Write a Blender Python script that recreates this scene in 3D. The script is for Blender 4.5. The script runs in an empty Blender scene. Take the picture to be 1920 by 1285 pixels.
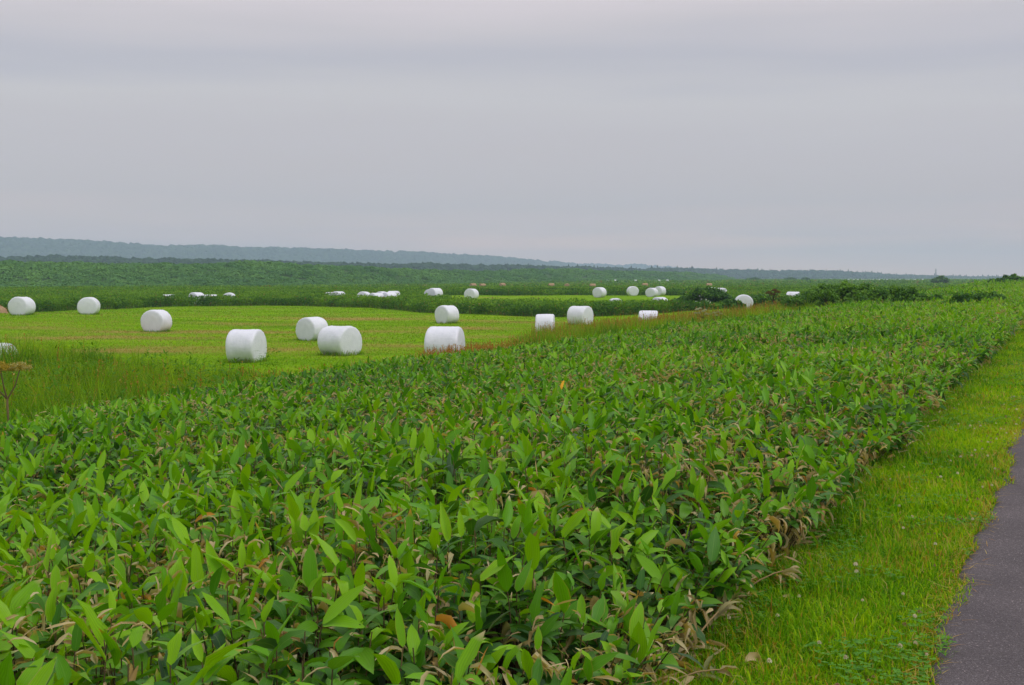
import bpy, math
import numpy as np
from mathutils import Matrix, Vector

rng = np.random.default_rng(7)
sc = bpy.context.scene
COL = sc.collection
PI = math.pi
R_ = math.radians

# ------------------------------------------------------------------ camera model
F = 2133.0                     # focal length in photo pixels (1920 wide)
PITCH = math.atan(122.5 / F)   # horizon sits at y = 520 of 1285
EYE = 3.0


def ray(px, py):
    cx, cz, cy = (px - 960.0) / F, (642.5 - py) / F, 1.0
    c, s = math.cos(PITCH), math.sin(PITCH)
    y = cy * c + cz * s
    z = -cy * s + cz * c
    return np.array([cx / y, 1.0, z / y])


def at(px, py, d):
    r = ray(px, py)
    return np.array([r[0] * d, d, EYE + r[2] * d])


def px_of(x, y):
    return 960.0 + F * x / np.maximum(y, 0.1)


# ------------------------------------------------------------------ noise
_tab = np.random.default_rng(99).random((256, 256)).astype(np.float32)


def vnoise(x, y, scale, seed=0):
    x = np.asarray(x, float) / scale + seed * 17.31
    y = np.asarray(y, float) / scale + seed * 7.77
    xi, yi = np.floor(x).astype(int), np.floor(y).astype(int)
    fx, fy = x - xi, y - yi
    fx, fy = fx * fx * (3 - 2 * fx), fy * fy * (3 - 2 * fy)
    g = lambda a, b: _tab[a & 255, b & 255]
    return (g(xi, yi) * (1 - fx) * (1 - fy) + g(xi + 1, yi) * fx * (1 - fy)
            + g(xi, yi + 1) * (1 - fx) * fy + g(xi + 1, yi + 1) * fx * fy)


def fnoise(x, y, scale, seed=0, oct=3):
    t, a, n = 0, 1.0, 0
    for i in range(oct):
        t = t + a * vnoise(x, y, scale / 2 ** i, seed + i * 3)
        n += a
        a *= 0.5
    return t / n


def sstep(a, b, x):
    t = np.clip((np.asarray(x, float) - a) / (b - a), 0, 1)
    return t * t * (3 - 2 * t)


# ------------------------------------------------------------------ terrain
TH = R_(26.4)                  # the road runs away to the right of the view
SA, CA = math.sin(TH), math.cos(TH)


def uv_of(x, y):
    return x * SA + y * CA, -x * CA + y * SA


def xy_of(u, v):
    return u * SA - v * CA, u * CA + v * SA


_pv = [-400, -60, -6, 0.5, 1.8, 4, 10, 15, 20, 26, 9000]
_pz = [0.4, 1.0, 1.3, 1.3, 1.22, 1.10, 0.72, 0.34, 0.03, 0.0, 0.0]


def H(x, y):
    x = np.asarray(x, float)
    y = np.asarray(y, float)
    u, v = uv_of(x, y)
    h = np.interp(v, _pv, _pz)
    h = h + np.clip(0.0062 * np.clip(u - 5, 0, None), 0, 1.15) * (1 - sstep(9, 22, v)) * (1 - sstep(500, 1500, u))
    h = h + 0.45 * sstep(80, 150, y) * sstep(16, 26, v)
    h = h + 0.42 * np.exp(-(((x + 33) / 13) ** 2 + ((y - 76) / 16) ** 2))
    h = h + 0.64 * np.exp(-(((x - 17.2) / 6.5) ** 2 + ((y - 82) / 8) ** 2))
    amp = sstep(18, 40, v) * sstep(10, 60, y)
    h = h + (fnoise(x, y, 22, 5) - 0.5) * 0.14 * amp
    h = h + (vnoise(x, y, 3.0, 8) - 0.5) * 0.10 * sstep(1.9, 4, v)
    return h


# ------------------------------------------------------------------ mesh helpers
def make_mesh(name, V, faces, mats, attrs=None, smooth=True, fmat=None):
    """V (N,3); faces = list of (M,k) index arrays."""
    me = bpy.data.meshes.new(name)
    V = np.asarray(V, np.float32)
    me.vertices.add(len(V))
    me.vertices.foreach_set('co', V.ravel())
    faces = [np.asarray(f, np.int32) for f in faces if len(f)]
    li = np.concatenate([f.ravel() for f in faces])
    tot = np.concatenate([np.full(len(f), f.shape[1], np.int32) for f in faces])
    st = np.concatenate([[0], np.cumsum(tot)[:-1]]).astype(np.int32)
    me.loops.add(len(li))
    me.loops.foreach_set('vertex_index', li)
    me.polygons.add(len(tot))
    me.polygons.foreach_set('loop_start', st)
    me.polygons.foreach_set('use_smooth', np.full(len(tot), smooth, bool))
    for m in (mats if isinstance(mats, (list, tuple)) else [mats]):
        me.materials.append(m)
    if fmat is not None:
        me.polygons.foreach_set('material_index', np.asarray(fmat, np.int32))
    for k, a in (attrs or {}).items():
        at_ = me.attributes.new(k, 'FLOAT_COLOR', 'POINT')
        at_.data.foreach_set('color', np.asarray(a, np.float32).ravel())
    me.update(calc_edges=True)
    return me


def link(name, me, parent=None, loc=None, rz=None):
    o = bpy.data.objects.new(name, me)
    COL.objects.link(o)
    if parent is not None:
        o.parent = parent
    if loc is not None:
        o.location = loc
    if rz is not None:
        o.rotation_euler = (0, 0, rz)
    return o


def tag(o, label=None, cat=None, group=None, kind=None):
    if label: o['label'] = label
    if cat: o['category'] = cat
    if group: o['group'] = group
    if kind: o['kind'] = kind
    return o


class Geo:
    def __init__(s):
        s.V, s.F, s.A, s.B, s.n = [], {}, [], [], 0

    def add(s, V, faces, tint=None, info=None):
        V = np.asarray(V, np.float32).reshape(-1, 3)
        n = len(V)
        if n == 0: return
        for f in faces:
            f = np.asarray(f)
            if len(f):
                s.F.setdefault(f.shape[1], []).append(f + s.n)
        s.V.append(V)
        s.A.append(np.zeros((n, 4), np.float32) if tint is None else np.asarray(tint, np.float32).reshape(-1, 4))
        s.B.append(np.zeros((n, 4), np.float32) if info is None else np.asarray(info, np.float32).reshape(-1, 4))
        s.n += n

    def mesh(s, name, mat, smooth=True):
        return make_mesh(name, np.concatenate(s.V), [np.concatenate(f) for f in s.F.values()], mat,
                         {'tint': np.concatenate(s.A), 'info': np.concatenate(s.B)}, smooth)


LT6 = np.array([0, .08, .26, .50, .76, 1.0])
LT5 = np.array([0, .14, .42, .76, 1.0])
LT4 = np.array([0, .28, .68, 1.0])


def leaves(g, P, az, e0, droop, L, W, fold, roll, tw, tint, ts=LT6, r2=None, wexp=0.72, curl=0.0):
    """N arching leaf blades folded along a midrib. tint (N,4)."""
    N, Rn = len(P), len(ts)
    if N == 0: return
    b = lambda a: np.broadcast_to(np.asarray(a, float), (N,))
    az, e0, droop, L, W, fold, roll, tw = map(b, (az, e0, droop, L, W, fold, roll, tw))
    t = ts[None, :]
    ang = e0[:, None] - droop[:, None] * t
    tm = (ts[1:] + ts[:-1]) / 2
    am = e0[:, None] - droop[:, None] * tm[None]
    ds = np.diff(ts)[None] * L[:, None]
    cx = np.concatenate([np.zeros((N, 1)), np.cumsum(np.cos(am) * ds, 1)], 1)
    cz = np.concatenate([np.zeros((N, 1)), np.cumsum(np.sin(am) * ds, 1)], 1)
    ca, sa = np.cos(az)[:, None], np.sin(az)[:, None]
    C = np.stack([P[:, 0:1] + ca * cx, P[:, 1:2] + sa * cx, P[:, 2:3] + cz], -1)
    S0 = np.stack([-sa + 0 * t, ca + 0 * t, 0 * (ca + t)], -1)
    N0 = np.stack([-ca * np.sin(ang), -sa * np.sin(ang), np.cos(ang)], -1)
    ro = (roll[:, None] + tw[:, None] * t)[..., None]
    S = S0 * np.cos(ro) + N0 * np.sin(ro)
    Nn = -S0 * np.sin(ro) + N0 * np.cos(ro)
    w = (W[:, None] / 2 * np.clip(np.sin(PI * t ** wexp), 0, None) ** 0.8)[..., None]
    w = w * (1 + .13 * rng.normal(size=(N, Rn, 1)))
    fo = (fold[:, None] * (1 + .35 * rng.normal(size=(N, Rn))) + curl * t)[..., None]
    Vv = np.stack([C + S * w + Nn * w * fo, C, C - S * w + Nn * w * fo], 2)
    base = (np.arange(N) * Rn * 3)[:, None, None]
    r = np.arange(Rn - 1)[None, :, None] * 3
    q0 = np.array([0, 1, 4, 3])[None, None]
    q1 = np.array([1, 2, 5, 4])[None, None]
    Q = np.concatenate([(base + r + q0).reshape(-1, 4), (base + r + q1).reshape(-1, 4)])
    ti = np.broadcast_to(tint[:, None, None, :], (N, Rn, 3, 4))
    inf = np.zeros((N, Rn, 3, 4), np.float32)
    inf[..., 0] = ts[None, :, None]
    inf[..., 1] = np.array([1, 0, 1])[None, None]
    inf[..., 2] = (rng.random(N) if r2 is None else r2)[:, None, None]
    g.add(Vv, [Q], ti, inf)


def blades(g, P, az, lean, Hh, W, tint, bend=0.6):
    """N grass blades: 2+2+1 vertices."""
    N = len(P)
    if N == 0: return
    b = lambda a: np.broadcast_to(np.asarray(a, float), (N,))
    az, lean, Hh, W, bend = map(b, (az, lean, Hh, W, bend))
    d = np.stack([np.cos(az), np.sin(az), 0 * az], -1)
    s = np.stack([-np.sin(az), np.cos(az), 0 * az], -1)
    z = np.array([0, 0, 1.0])
    m = P + d * (np.sin(lean) * Hh * .5)[:, None] + z * (np.cos(lean) * Hh * .55)[:, None]
    l2 = lean + bend
    tp = m + d * (np.sin(l2) * Hh * .5)[:, None] + z * (np.cos(l2) * Hh * .5)[:, None]
    w = (W / 2)[:, None]
    V = np.stack([P - s * w, P + s * w, m - s * w * .75, m + s * w * .75, tp], 1)
    k = (np.arange(N) * 5)[:, None]
    ti = np.broadcast_to(tint[:, None, :], (N, 5, 4))
    inf = np.zeros((N, 5, 4), np.float32)
    inf[..., 0] = np.array([0, 0, .5, .5, 1])[None]
    inf[..., 2] = rng.random(N)[:, None]
    g.add(V, [k + np.array([[0, 1, 3, 2]]), k + np.array([[2, 3, 4]])], ti, inf)


def chips(g, P, size, tint, nrm=None, asp=0.5, tilt=1.0):
    """N small pointed leaves (4 verts) of random orientation around normal nrm."""
    N = len(P)
    if N == 0: return
    size = np.broadcast_to(np.asarray(size, float), (N,))
    a = rng.normal(size=(N, 3))
    a /= np.linalg.norm(a, axis=1)[:, None]
    n = a if nrm is None else nrm + a * tilt
    n = n / np.linalg.norm(n, axis=1)[:, None]
    d = np.cross(n, rng.normal(size=(N, 3)))
    d /= np.linalg.norm(d, axis=1)[:, None] + 1e-9
    s = np.cross(n, d)
    L, W = (size / 2)[:, None], (size * asp / 2)[:, None]
    V = np.stack([P - d * L, P + s * W - d * L * .1 + n * W * .35, P + d * L, P - s * W - d * L * .1 + n * W * .35], 1)
    k = (np.arange(N) * 4)[:, None]
    ti = np.broadcast_to(tint[:, None, :], (N, 4, 4))
    inf = np.zeros((N, 4, 4), np.float32)
    inf[..., 2] = rng.random(N)[:, None]
    g.add(V, [k + np.array([[0, 1, 2]]), k + np.array([[0, 2, 3]])], ti, inf)


def tubes(g, A, B, ra, rb, tint, n=4, bow=None):
    """N tapered straight sticks A->B."""
    N = len(A)
    if N == 0: return
    A, B = np.asarray(A, float), np.asarray(B, float)
    ra = np.broadcast_to(np.asarray(ra, float), (N,))
    rb = np.broadcast_to(np.asarray(rb, float), (N,))
    d = B - A
    d /= np.linalg.norm(d, axis=1)[:, None] + 1e-9
    ref = np.where(np.abs(d[:, 2:3]) > .9, np.array([[1.0, 0, 0]]), np.array([[0, 0, 1.0]]))
    s = np.cross(d, ref)
    s /= np.linalg.norm(s, axis=1)[:, None]
    t = np.cross(d, s)
    an = np.arange(n) * 2 * PI / n
    ring = s[:, None] * np.cos(an)[None, :, None] + t[:, None] * np.sin(an)[None, :, None]
    V = np.concatenate([A[:, None] + ring * ra[:, None, None], B[:, None] + ring * rb[:, None, None]], 1)
    k = (np.arange(N) * 2 * n)[:, None, None]
    i = np.arange(n)
    q = np.stack([i, (i + 1) % n, n + (i + 1) % n, n + i], -1)[None]
    g.add(V, [(k + q).reshape(-1, 4)], np.broadcast_to(tint[:, None, :], (N, 2 * n, 4)))


def tube_path(g, pts, radii, tint, n=6):
    pts = np.asarray(pts, float)
    m = len(pts)
    d = np.gradient(pts, axis=0)
    d /= np.linalg.norm(d, axis=1)[:, None] + 1e-9
    ref = np.array([0.31, 0.92, 0.2])
    s = np.cross(d, ref)
    s /= np.linalg.norm(s, axis=1)[:, None]
    t = np.cross(d, s)
    an = np.arange(n) * 2 * PI / n
    V = pts[:, None] + (s[:, None] * np.cos(an)[None, :, None] + t[:, None] * np.sin(an)[None, :, None]) * np.asarray(radii)[:, None, None]
    i = np.arange(n)
    q = np.concatenate([np.stack([r * n + i, r * n + (i + 1) % n, (r + 1) * n + (i + 1) % n, (r + 1) * n + i], -1) for r in range(m - 1)])
    g.add(V, [q], np.broadcast_to(np.asarray(tint)[None], (m * n, 4)))
    g.F.setdefault(n, []).append((np.arange(n) + (m - 1) * n + g.n - m * n)[None])


# ------------------------------------------------------------------ materials
class NT:
    def __init__(s, name):
        s.m = bpy.data.materials.new(name)
        s.m.use_nodes = True
        s.t = s.m.node_tree
        s.t.nodes.clear()
        s.out = s.t.nodes.new('ShaderNodeOutputMaterial')

    def n(s, typ, **kw):
        nd = s.t.nodes.new(typ)
        ins = kw.pop('ins', {})
        for k, v in kw.items(): setattr(nd, k, v)
        for k, v in ins.items():
            if hasattr(v, 'is_linked') or isinstance(v, bpy.types.NodeSocket):
                s.t.links.new(v, nd.inputs[k])
            else:
                nd.inputs[k].default_value = v
        return nd

    def l(s, a, b): s.t.links.new(a, b)

    def ramp(s, fac, stops, interp='LINEAR'):
        nd = s.n('ShaderNodeValToRGB', ins={'Fac': fac})
        cr = nd.color_ramp
        cr.interpolation = interp
        while len(cr.elements) < len(stops): cr.elements.new(0.5)
        for e, (p, c) in zip(cr.elements, stops):
            e.position = p
            e.color = (*c, 1) if len(c) == 3 else c
        return nd.outputs['Color']

    def mix(s, fac, a, b, mode='MIX'):
        nd = s.n('ShaderNodeMix', data_type='RGBA', blend_type=mode)
        for sock, v in ((nd.inputs[0], fac), (nd.inputs[6], a), (nd.inputs[7], b)):
            if isinstance(v, bpy.types.NodeSocket): s.l(v, sock)
            else: sock.default_value = v if not isinstance(v, tuple) or len(v) == 4 else (*v, 1)
        return nd.outputs[2]

    def math(s, op, a, b=0.0, c=0.0):
        nd = s.n('ShaderNodeMath', operation=op)
        for i, v in enumerate((a, b, c)):
            if isinstance(v, bpy.types.NodeSocket): s.l(v, nd.inputs[i])
            else: nd.inputs[i].default_value = v
        return nd.outputs[0]


def foliage_mat(name, ramp_stops, dry_stops, rough=0.5, trans=0.35, margin=False, tip=None, trans_gain=(1.35, 1.25, .5), spec=0.06, sheen=None):
    """Leaf material: tint.r picks the leaf's own green, tint.g how withered it is."""
    k = NT(name)
    a = k.n('ShaderNodeAttribute', attribute_name='tint')
    i = k.n('ShaderNodeAttribute', attribute_name='info')
    sa_ = k.n('ShaderNodeSeparateColor', ins={'Color': a.outputs['Color']})
    si = k.n('ShaderNodeSeparateColor', ins={'Color': i.outputs['Color']})
    green = k.ramp(sa_.outputs[0], ramp_stops)
    dry = k.ramp(si.outputs[2], dry_stops)
    dryf = sa_.outputs[1]
    if margin:
        # pale withered margin along the edge of older blades
        e = k.math('SUBTRACT', si.outputs[1], 0.86)
        e = k.math('MULTIPLY', k.math('MAXIMUM', e, 0.0), 4.0)
        e = k.math('MULTIPLY', e, k.math('GREATER_THAN', si.outputs[2], 0.82))
        e = k.math('MULTIPLY', e, 0.8)
        dryf = k.math('MAXIMUM', dryf, e)
        tp = k.math('MULTIPLY', k.math('MINIMUM', k.math('MULTIPLY', k.math('MAXIMUM', k.math('SUBTRACT', k.math('ADD', si.outputs[0], k.math('MULTIPLY', k.math('SINE', k.math('MULTIPLY', si.outputs[2], 91.0)), .10)), 0.84), 0.0), 7.0), 1.0), k.math('GREATER_THAN', k.math('FRACT', k.math('MULTIPLY', si.outputs[2], 17.0)), .70))
        dryf = k.math('MAXIMUM', dryf, k.math('MULTIPLY', tp, .85))
        # lighter midrib
        mr = k.math('MULTIPLY', k.math('MAXIMUM', k.math('SUBTRACT', 0.10, si.outputs[1]), 0.0), 4.0)
        green = k.mix(mr, green, (0.16, 0.30, 0.05))
        tx = k.n('ShaderNodeNewGeometry')
        nz = k.n('ShaderNodeTexNoise', ins={'Vector': tx.outputs['Position'], 'Scale': 9.0, 'Detail': 3.0})
        vn = k.math('MULTIPLY_ADD', k.math('SINE', k.math('MULTIPLY', si.outputs[1], 26.0)), .10, .98)
        cv = k.n('ShaderNodeCombineColor', ins={0: vn, 1: vn, 2: vn})
        green = k.mix(1.0, green, cv.outputs[0], 'MULTIPLY')
        green = k.mix(k.math('MULTIPLY', nz.outputs[0], 0.45), green, k.mix(1.0, green, (0.62, 0.72, 0.55), 'MULTIPLY'))
    if tip is not None:
        tf = k.math('MULTIPLY', k.math('MAXIMUM', k.math('SUBTRACT', si.outputs[0], 0.6), 0.0), 2.0)
        tf = k.math('MULTIPLY', tf, k.math('GREATER_THAN', si.outputs[2], 0.6))
        green = k.mix(tf, green, tip)
    c = k.mix(dryf, green, dry)
    p = k.n('ShaderNodeBsdfPrincipled', ins={'Base Color': c, 'Roughness': rough, 'Specular IOR Level': spec})
    if trans > 0:
        tc = k.mix(1.0, c, trans_gain, 'MULTIPLY')
        t = k.n('ShaderNodeBsdfTranslucent', ins={'Color': tc})
        mx = k.n('ShaderNodeMixShader', ins={0: trans, 1: p.outputs[0], 2: t.outputs[0]})
        k.l(mx.outputs[0], k.out.inputs[0])
    else:
        k.l(p.outputs[0], k.out.inputs[0])
    return k.m


TAN = [(0.0, (0.34, 0.23, 0.11)), (.35, (0.52, 0.39, 0.20)), (.7, (0.64, 0.52, 0.31)), (.93, (0.48, 0.31, 0.12)), (1.0, (0.55, 0.24, 0.03))]
M_sasa = foliage_mat('sasa_leaf', [(0.0, (0.018, 0.085, 0.014)), (.35, (0.050, 0.185, 0.012)), (.7, (0.135, 0.370, 0.004)), (1.0, (0.245, 0.490, 0.003))],
                     TAN, rough=0.40, trans=0.34, margin=True, spec=0.22, trans_gain=(1.3, 1.25, .35))
M_stem = foliage_mat('dry_stem', [(0.0, (0.06, 0.045, 0.025)), (1.0, (0.16, 0.12, 0.05))], TAN, rough=0.7, trans=0)
M_verge = foliage_mat('verge_grass', [(0.0, (0.060, 0.22, 0.003)), (.5, (0.185, 0.41, 0.001)), (1.0, (0.40, 0.58, 0.002))],
                      [(0.0, (0.42, 0.17, 0.02)), (.5, (0.52, 0.34, 0.06)), (1.0, (0.56, 0.44, 0.16))], rough=0.55, trans=0.4, tip=(0.46, 0.40, 0.03), spec=.06, trans_gain=(1.3, 1.25, .3))
M_mown = foliage_mat('mown_grass', [(0.0, (0.12, 0.27, 0.003)), (.5, (0.19, 0.36, 0.003)), (1.0, (0.28, 0.44, 0.004))],
                     [(0.0, (0.28, 0.18, 0.05)), (.5, (0.36, 0.26, 0.09)), (1.0, (0.44, 0.34, 0.16))], rough=0.7, trans=0.3)
M_tall = foliage_mat('tall_grass', [(0.0, (0.060, 0.180, 0.006)), (.5, (0.150, 0.325, 0.004)), (1.0, (0.29, 0.47, 0.006))],
                     [(0.0, (0.36, 0.12, 0.025)), (.5, (0.48, 0.22, 0.045)), (1.0, (0.52, 0.36, 0.12))], rough=0.6, trans=0.35, tip=(0.26, 0.30, 0.02))
M_rough = foliage_mat('rough_vegetation', [(0.0, (0.040, 0.120, 0.018)), (.5, (0.090, 0.215, 0.015)), (1.0, (0.17, 0.32, 0.016))],
                      [(0.0, (0.23, 0.085, 0.03)), (.5, (0.30, 0.15, 0.06)), (1.0, (0.40, 0.30, 0.16))], rough=0.6, trans=0.3)
M_scrub = foliage_mat('bank_scrub', [(0.0, (0.050, 0.140, 0.050)), (.5, (0.092, 0.225, 0.062)), (1.0, (0.150, 0.305, 0.070))],
                      [(0.0, (0.2, 0.11, 0.05)), (1.0, (0.3, 0.2, 0.1))], rough=0.7, trans=0.25)  # greens lightened and blued: extra distance haze painted into the scrub
M_conifer = foliage_mat('forest_foliage', [(0.0, (0.012, 0.036, 0.020)), (1.0, (0.035, 0.075, 0.030))], TAN, rough=0.8, trans=0.0)
M_hillwood = foliage_mat('hill_wood', [(0.0, (0.022, 0.045, 0.026)), (1.0, (0.060, 0.095, 0.042))], TAN, rough=0.9, trans=0.0)
M_bush = foliage_mat('bush_leaf', [(0.0, (0.034, 0.110, 0.018)), (.5, (0.075, 0.200, 0.015)), (1.0, (0.145, 0.300, 0.014))], TAN, rough=0.5, trans=0.3, spec=.2)
M_clover = foliage_mat('clover_leaf', [(0.0, (0.065, 0.21, 0.022)), (1.0, (0.14, 0.33, 0.03))], TAN, rough=0.5, trans=0.3)
M_bark = foliage_mat('bark', [(0.0, (0.07, 0.05, 0.035)), (1.0, (0.13, 0.10, 0.07))], TAN, rough=0.8, trans=0)
M_umbel = foliage_mat('umbel_seed', [(0.0, (0.13, 0.075, 0.04)), (.25, (0.30, 0.205, 0.05)), (.6, (0.42, 0.31, 0.02)), (.8, (0.42, 0.46, 0.24)), (1.0, (0.60, 0.62, 0.44))], TAN, rough=0.8, trans=0.1)


def mat_ground():
    k = NT('ground')
    geo = k.n('ShaderNodeNewGeometry')
    a = k.n('ShaderNodeAttribute', attribute_name='tint')
    s = k.n('ShaderNodeSeparateColor', ins={'Color': a.outputs['Color']})
    pos = geo.outputs['Position']
    n1 = k.n('ShaderNodeTexNoise', ins={'Vector': pos, 'Scale': 0.05, 'Detail': 6.0, 'Roughness': .6})
    n2 = k.n('ShaderNodeTexNoise', ins={'Vector': pos, 'Scale': 14.0, 'Detail': 5.0, 'Roughness': .7})
    mp = k.n('ShaderNodeMapping', ins={'Vector': pos, 'Scale': (0.004, 0.03, 1)})
    n3 = k.n('ShaderNodeTexNoise', ins={'Vector': mp.outputs[0], 'Scale': 1.0, 'Detail': 4.0})
    meadow = k.ramp(n3.outputs[0], [(.3, (0.07, 0.18, 0.028)), (.5, (0.11, 0.235, 0.032)), (.62, (0.14, 0.27, 0.036)), (.75, (0.09, 0.20, 0.03))])
    meadow = k.mix(k.math('MULTIPLY', n1.outputs[0], .6), meadow, (0.08, 0.18, 0.03))
    litter = k.ramp(n2.outputs[0], [(.25, (0.020, 0.014, 0.009)), (.5, (0.055, 0.038, 0.02)), (.75, (0.15, 0.11, 0.06))])
    verge = k.ramp(n2.outputs[0], [(.25, (0.06, 0.075, 0.008)), (.6, (0.12, 0.18, 0.012)), (.8, (0.20, 0.21, 0.03))])
    c = k.mix(s.outputs[0], meadow, litter)
    c = k.mix(s.outputs[1], c, verge)
    bp = k.n('ShaderNodeBump', ins={'Height': n2.outputs[0], 'Strength': .6, 'Distance': .05})
    p = k.n('ShaderNodeBsdfPrincipled', ins={'Base Color': c, 'Roughness': 1.0, 'Specular IOR Level': .02, 'Normal': bp.outputs[0]})
    k.l(p.outputs[0], k.out.inputs[0])
    return k.m


def mat_mown():
    k = NT('mown_field')
    pos = k.n('ShaderNodeNewGeometry').outputs['Position']
    n1 = k.n('ShaderNodeTexNoise', ins={'Vector': pos, 'Scale': 0.11, 'Detail': 5.0, 'Roughness': .62})
    mp = k.n('ShaderNodeMapping', ins={'Vector': pos, 'Rotation': (0, 0, R_(-8)), 'Scale': (0.06, 0.55, 1)})
    n2 = k.n('ShaderNodeTexNoise', ins={'Vector': mp.outputs[0], 'Scale': 1.0, 'Detail': 4.0})
    n3 = k.n('ShaderNodeTexNoise', ins={'Vector': pos, 'Scale': 6.0, 'Detail': 6.0, 'Roughness': .75})
    base = k.ramp(n2.outputs[0], [(.3, (0.135, 0.275, 0.003)), (.5, (0.175, 0.33, 0.003)), (.7, (0.225, 0.375, 0.004))])
    base = k.mix(1.0, base, k.ramp(n3.outputs[0], [(.2, (.55, .6, .55)), (.5, (1, 1, 1)), (.8, (1.25, 1.2, 1.2))]), 'MULTIPLY')
    wv = k.n('ShaderNodeTexWave', wave_type='BANDS', bands_direction='Y', ins={'Vector': k.n('ShaderNodeMapping', ins={'Vector': pos, 'Rotation': (0, 0, R_(7))}).outputs[0], 'Scale': .11, 'Distortion': 3.5, 'Detail': 3.0, 'Detail Scale': .6})
    base = k.mix(1.0, base, k.ramp(wv.outputs[0], [(.2, (.88, .92, .95)), (.7, (1.05, 1.03, 1.0))]), 'MULTIPLY')
    dry = k.ramp(n1.outputs[0], [(.54, (0, 0, 0)), (.70, (1, 1, 1))])
    at_ = k.n('ShaderNodeAttribute', attribute_name='tint')
    dry = k.math('MAXIMUM', k.math('MULTIPLY', dry, .6), at_.outputs['Fac'])
    c = k.mix(k.math('MULTIPLY', dry, 0.85), base, (0.34, 0.24, 0.07))
    bp = k.n('ShaderNodeBump', ins={'Height': n3.outputs[0], 'Strength': .8, 'Distance': .08})
    p = k.n('ShaderNodeBsdfPrincipled', ins={'Base Color': c, 'Roughness': 1.0, 'Specular IOR Level': .02, 'Normal': bp.outputs[0]})
    k.l(p.outputs[0], k.out.inputs[0])
    return k.m


def mat_asphalt():
    k = NT('asphalt')
    pos = k.n('ShaderNodeNewGeometry').outputs['Position']
    vo = k.n('ShaderNodeTexVoronoi', ins={'Vector': pos, 'Scale': 170.0})
    vo2 = k.n('ShaderNodeTexVoronoi', ins={'Vector': pos, 'Scale': 70.0})
    n1 = k.n('ShaderNodeTexNoise', ins={'Vector': pos, 'Scale': 260.0, 'Detail': 3.0, 'Roughness': .8})
    n2 = k.n('ShaderNodeTexNoise', ins={'Vector': pos, 'Scale': 1.6, 'Detail': 5.0})
    sp = k.n('ShaderNodeSeparateColor', ins={'Color': vo.outputs['Color']})
    sp2 = k.n('ShaderNodeSeparateColor', ins={'Color': vo2.outputs['Color']})
    c = k.ramp(sp.outputs[0], [(0.0, (0.070, 0.058, 0.062)), (.5, (0.100, 0.084, 0.089)), (.90, (0.115, 0.100, 0.108)), (.99, (0.20, 0.175, 0.18))])
    light = k.math('MULTIPLY', k.math('GREATER_THAN', sp2.outputs[1], 0.97), k.math('LESS_THAN', vo2.outputs['Distance'], 0.28))
    c = k.mix(light, c, (0.36, 0.30, 0.30))
    c = k.mix(1.0, c, k.ramp(n1.outputs[0], [(.3, (.7, .7, .7)), (.7, (1.3, 1.28, 1.28))]), 'MULTIPLY')
    c = k.mix(1.0, c, k.ramp(n2.outputs[0], [(.3, (.78, .77, .78)), (.7, (1.14, 1.12, 1.12))]), 'MULTIPLY')
    h = k.math('ADD', vo.outputs['Distance'], k.math('MULTIPLY', n1.outputs[0], .4))
    bp = k.n('ShaderNodeBump', ins={'Height': h, 'Strength': .55, 'Distance': .006})
    p = k.n('ShaderNodeBsdfPrincipled', ins={'Base Color': c, 'Roughness': .85, 'Specular IOR Level': .25, 'Normal': bp.outputs[0]})
    k.l(p.outputs[0], k.out.inputs[0])
    return k.m


def mat_film():
    k = NT('white_film')
    tc = k.n('ShaderNodeTexCoord')
    mp = k.n('ShaderNodeMapping', ins={'Vector': tc.outputs['Object'], 'Scale': (1, 7, 7)})
    n1 = k.n('ShaderNodeTexNoise', ins={'Vector': tc.outputs['Object'], 'Scale': 3.0, 'Detail': 4.0, 'Roughness': .55})
    n2 = k.n('ShaderNodeTexNoise', ins={'Vector': mp.outputs[0], 'Scale': 3.0, 'Detail': 3.0})
    wv = k.n('ShaderNodeTexWave', wave_type='BANDS', bands_direction='X', ins={'Vector': tc.outputs['Object'], 'Scale': 2.2, 'Distortion': 1.2, 'Detail': 2.0})
    c = k.ramp(n1.outputs[0], [(.25, (0.65, 0.66, 0.73)), (.6, (0.73, 0.73, 0.80)), (.8, (0.68, 0.69, 0.75))])
    h = k.math('ADD', k.math('MULTIPLY', n1.outputs[0], 1.0), k.math('ADD', k.math('MULTIPLY', n2.outputs[0], .22), k.math('MULTIPLY', wv.outputs[0], .04)))
    bp = k.n('ShaderNodeBump', ins={'Height': h, 'Strength': .58, 'Distance': .05})
    p = k.n('ShaderNodeBsdfPrincipled', ins={'Base Color': c, 'Roughness': .38, 'Specular IOR Level': .45, 'Normal': bp.outputs[0]})
    k.l(p.outputs[0], k.out.inputs[0])
    return k.m


def mat_simple(name, c0, c1, scale, rough=.9, bump=.5, dist=.05):
    k = NT(name)
    tc = k.n('ShaderNodeTexCoord')
    n1 = k.n('ShaderNodeTexNoise', ins={'Vector': tc.outputs['Object'], 'Scale': scale, 'Detail': 6.0, 'Roughness': .7})
    c = k.ramp(n1.outputs[0], [(.3, c0), (.7, c1)])
    bp = k.n('ShaderNodeBump', ins={'Height': n1.outputs[0], 'Strength': bump, 'Distance': dist})
    p = k.n('ShaderNodeBsdfPrincipled', ins={'Base Color': c, 'Roughness': rough, 'Specular IOR Level': .2, 'Normal': bp.outputs[0]})
    k.l(p.outputs[0], k.out.inputs[0])
    return k.m


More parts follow.
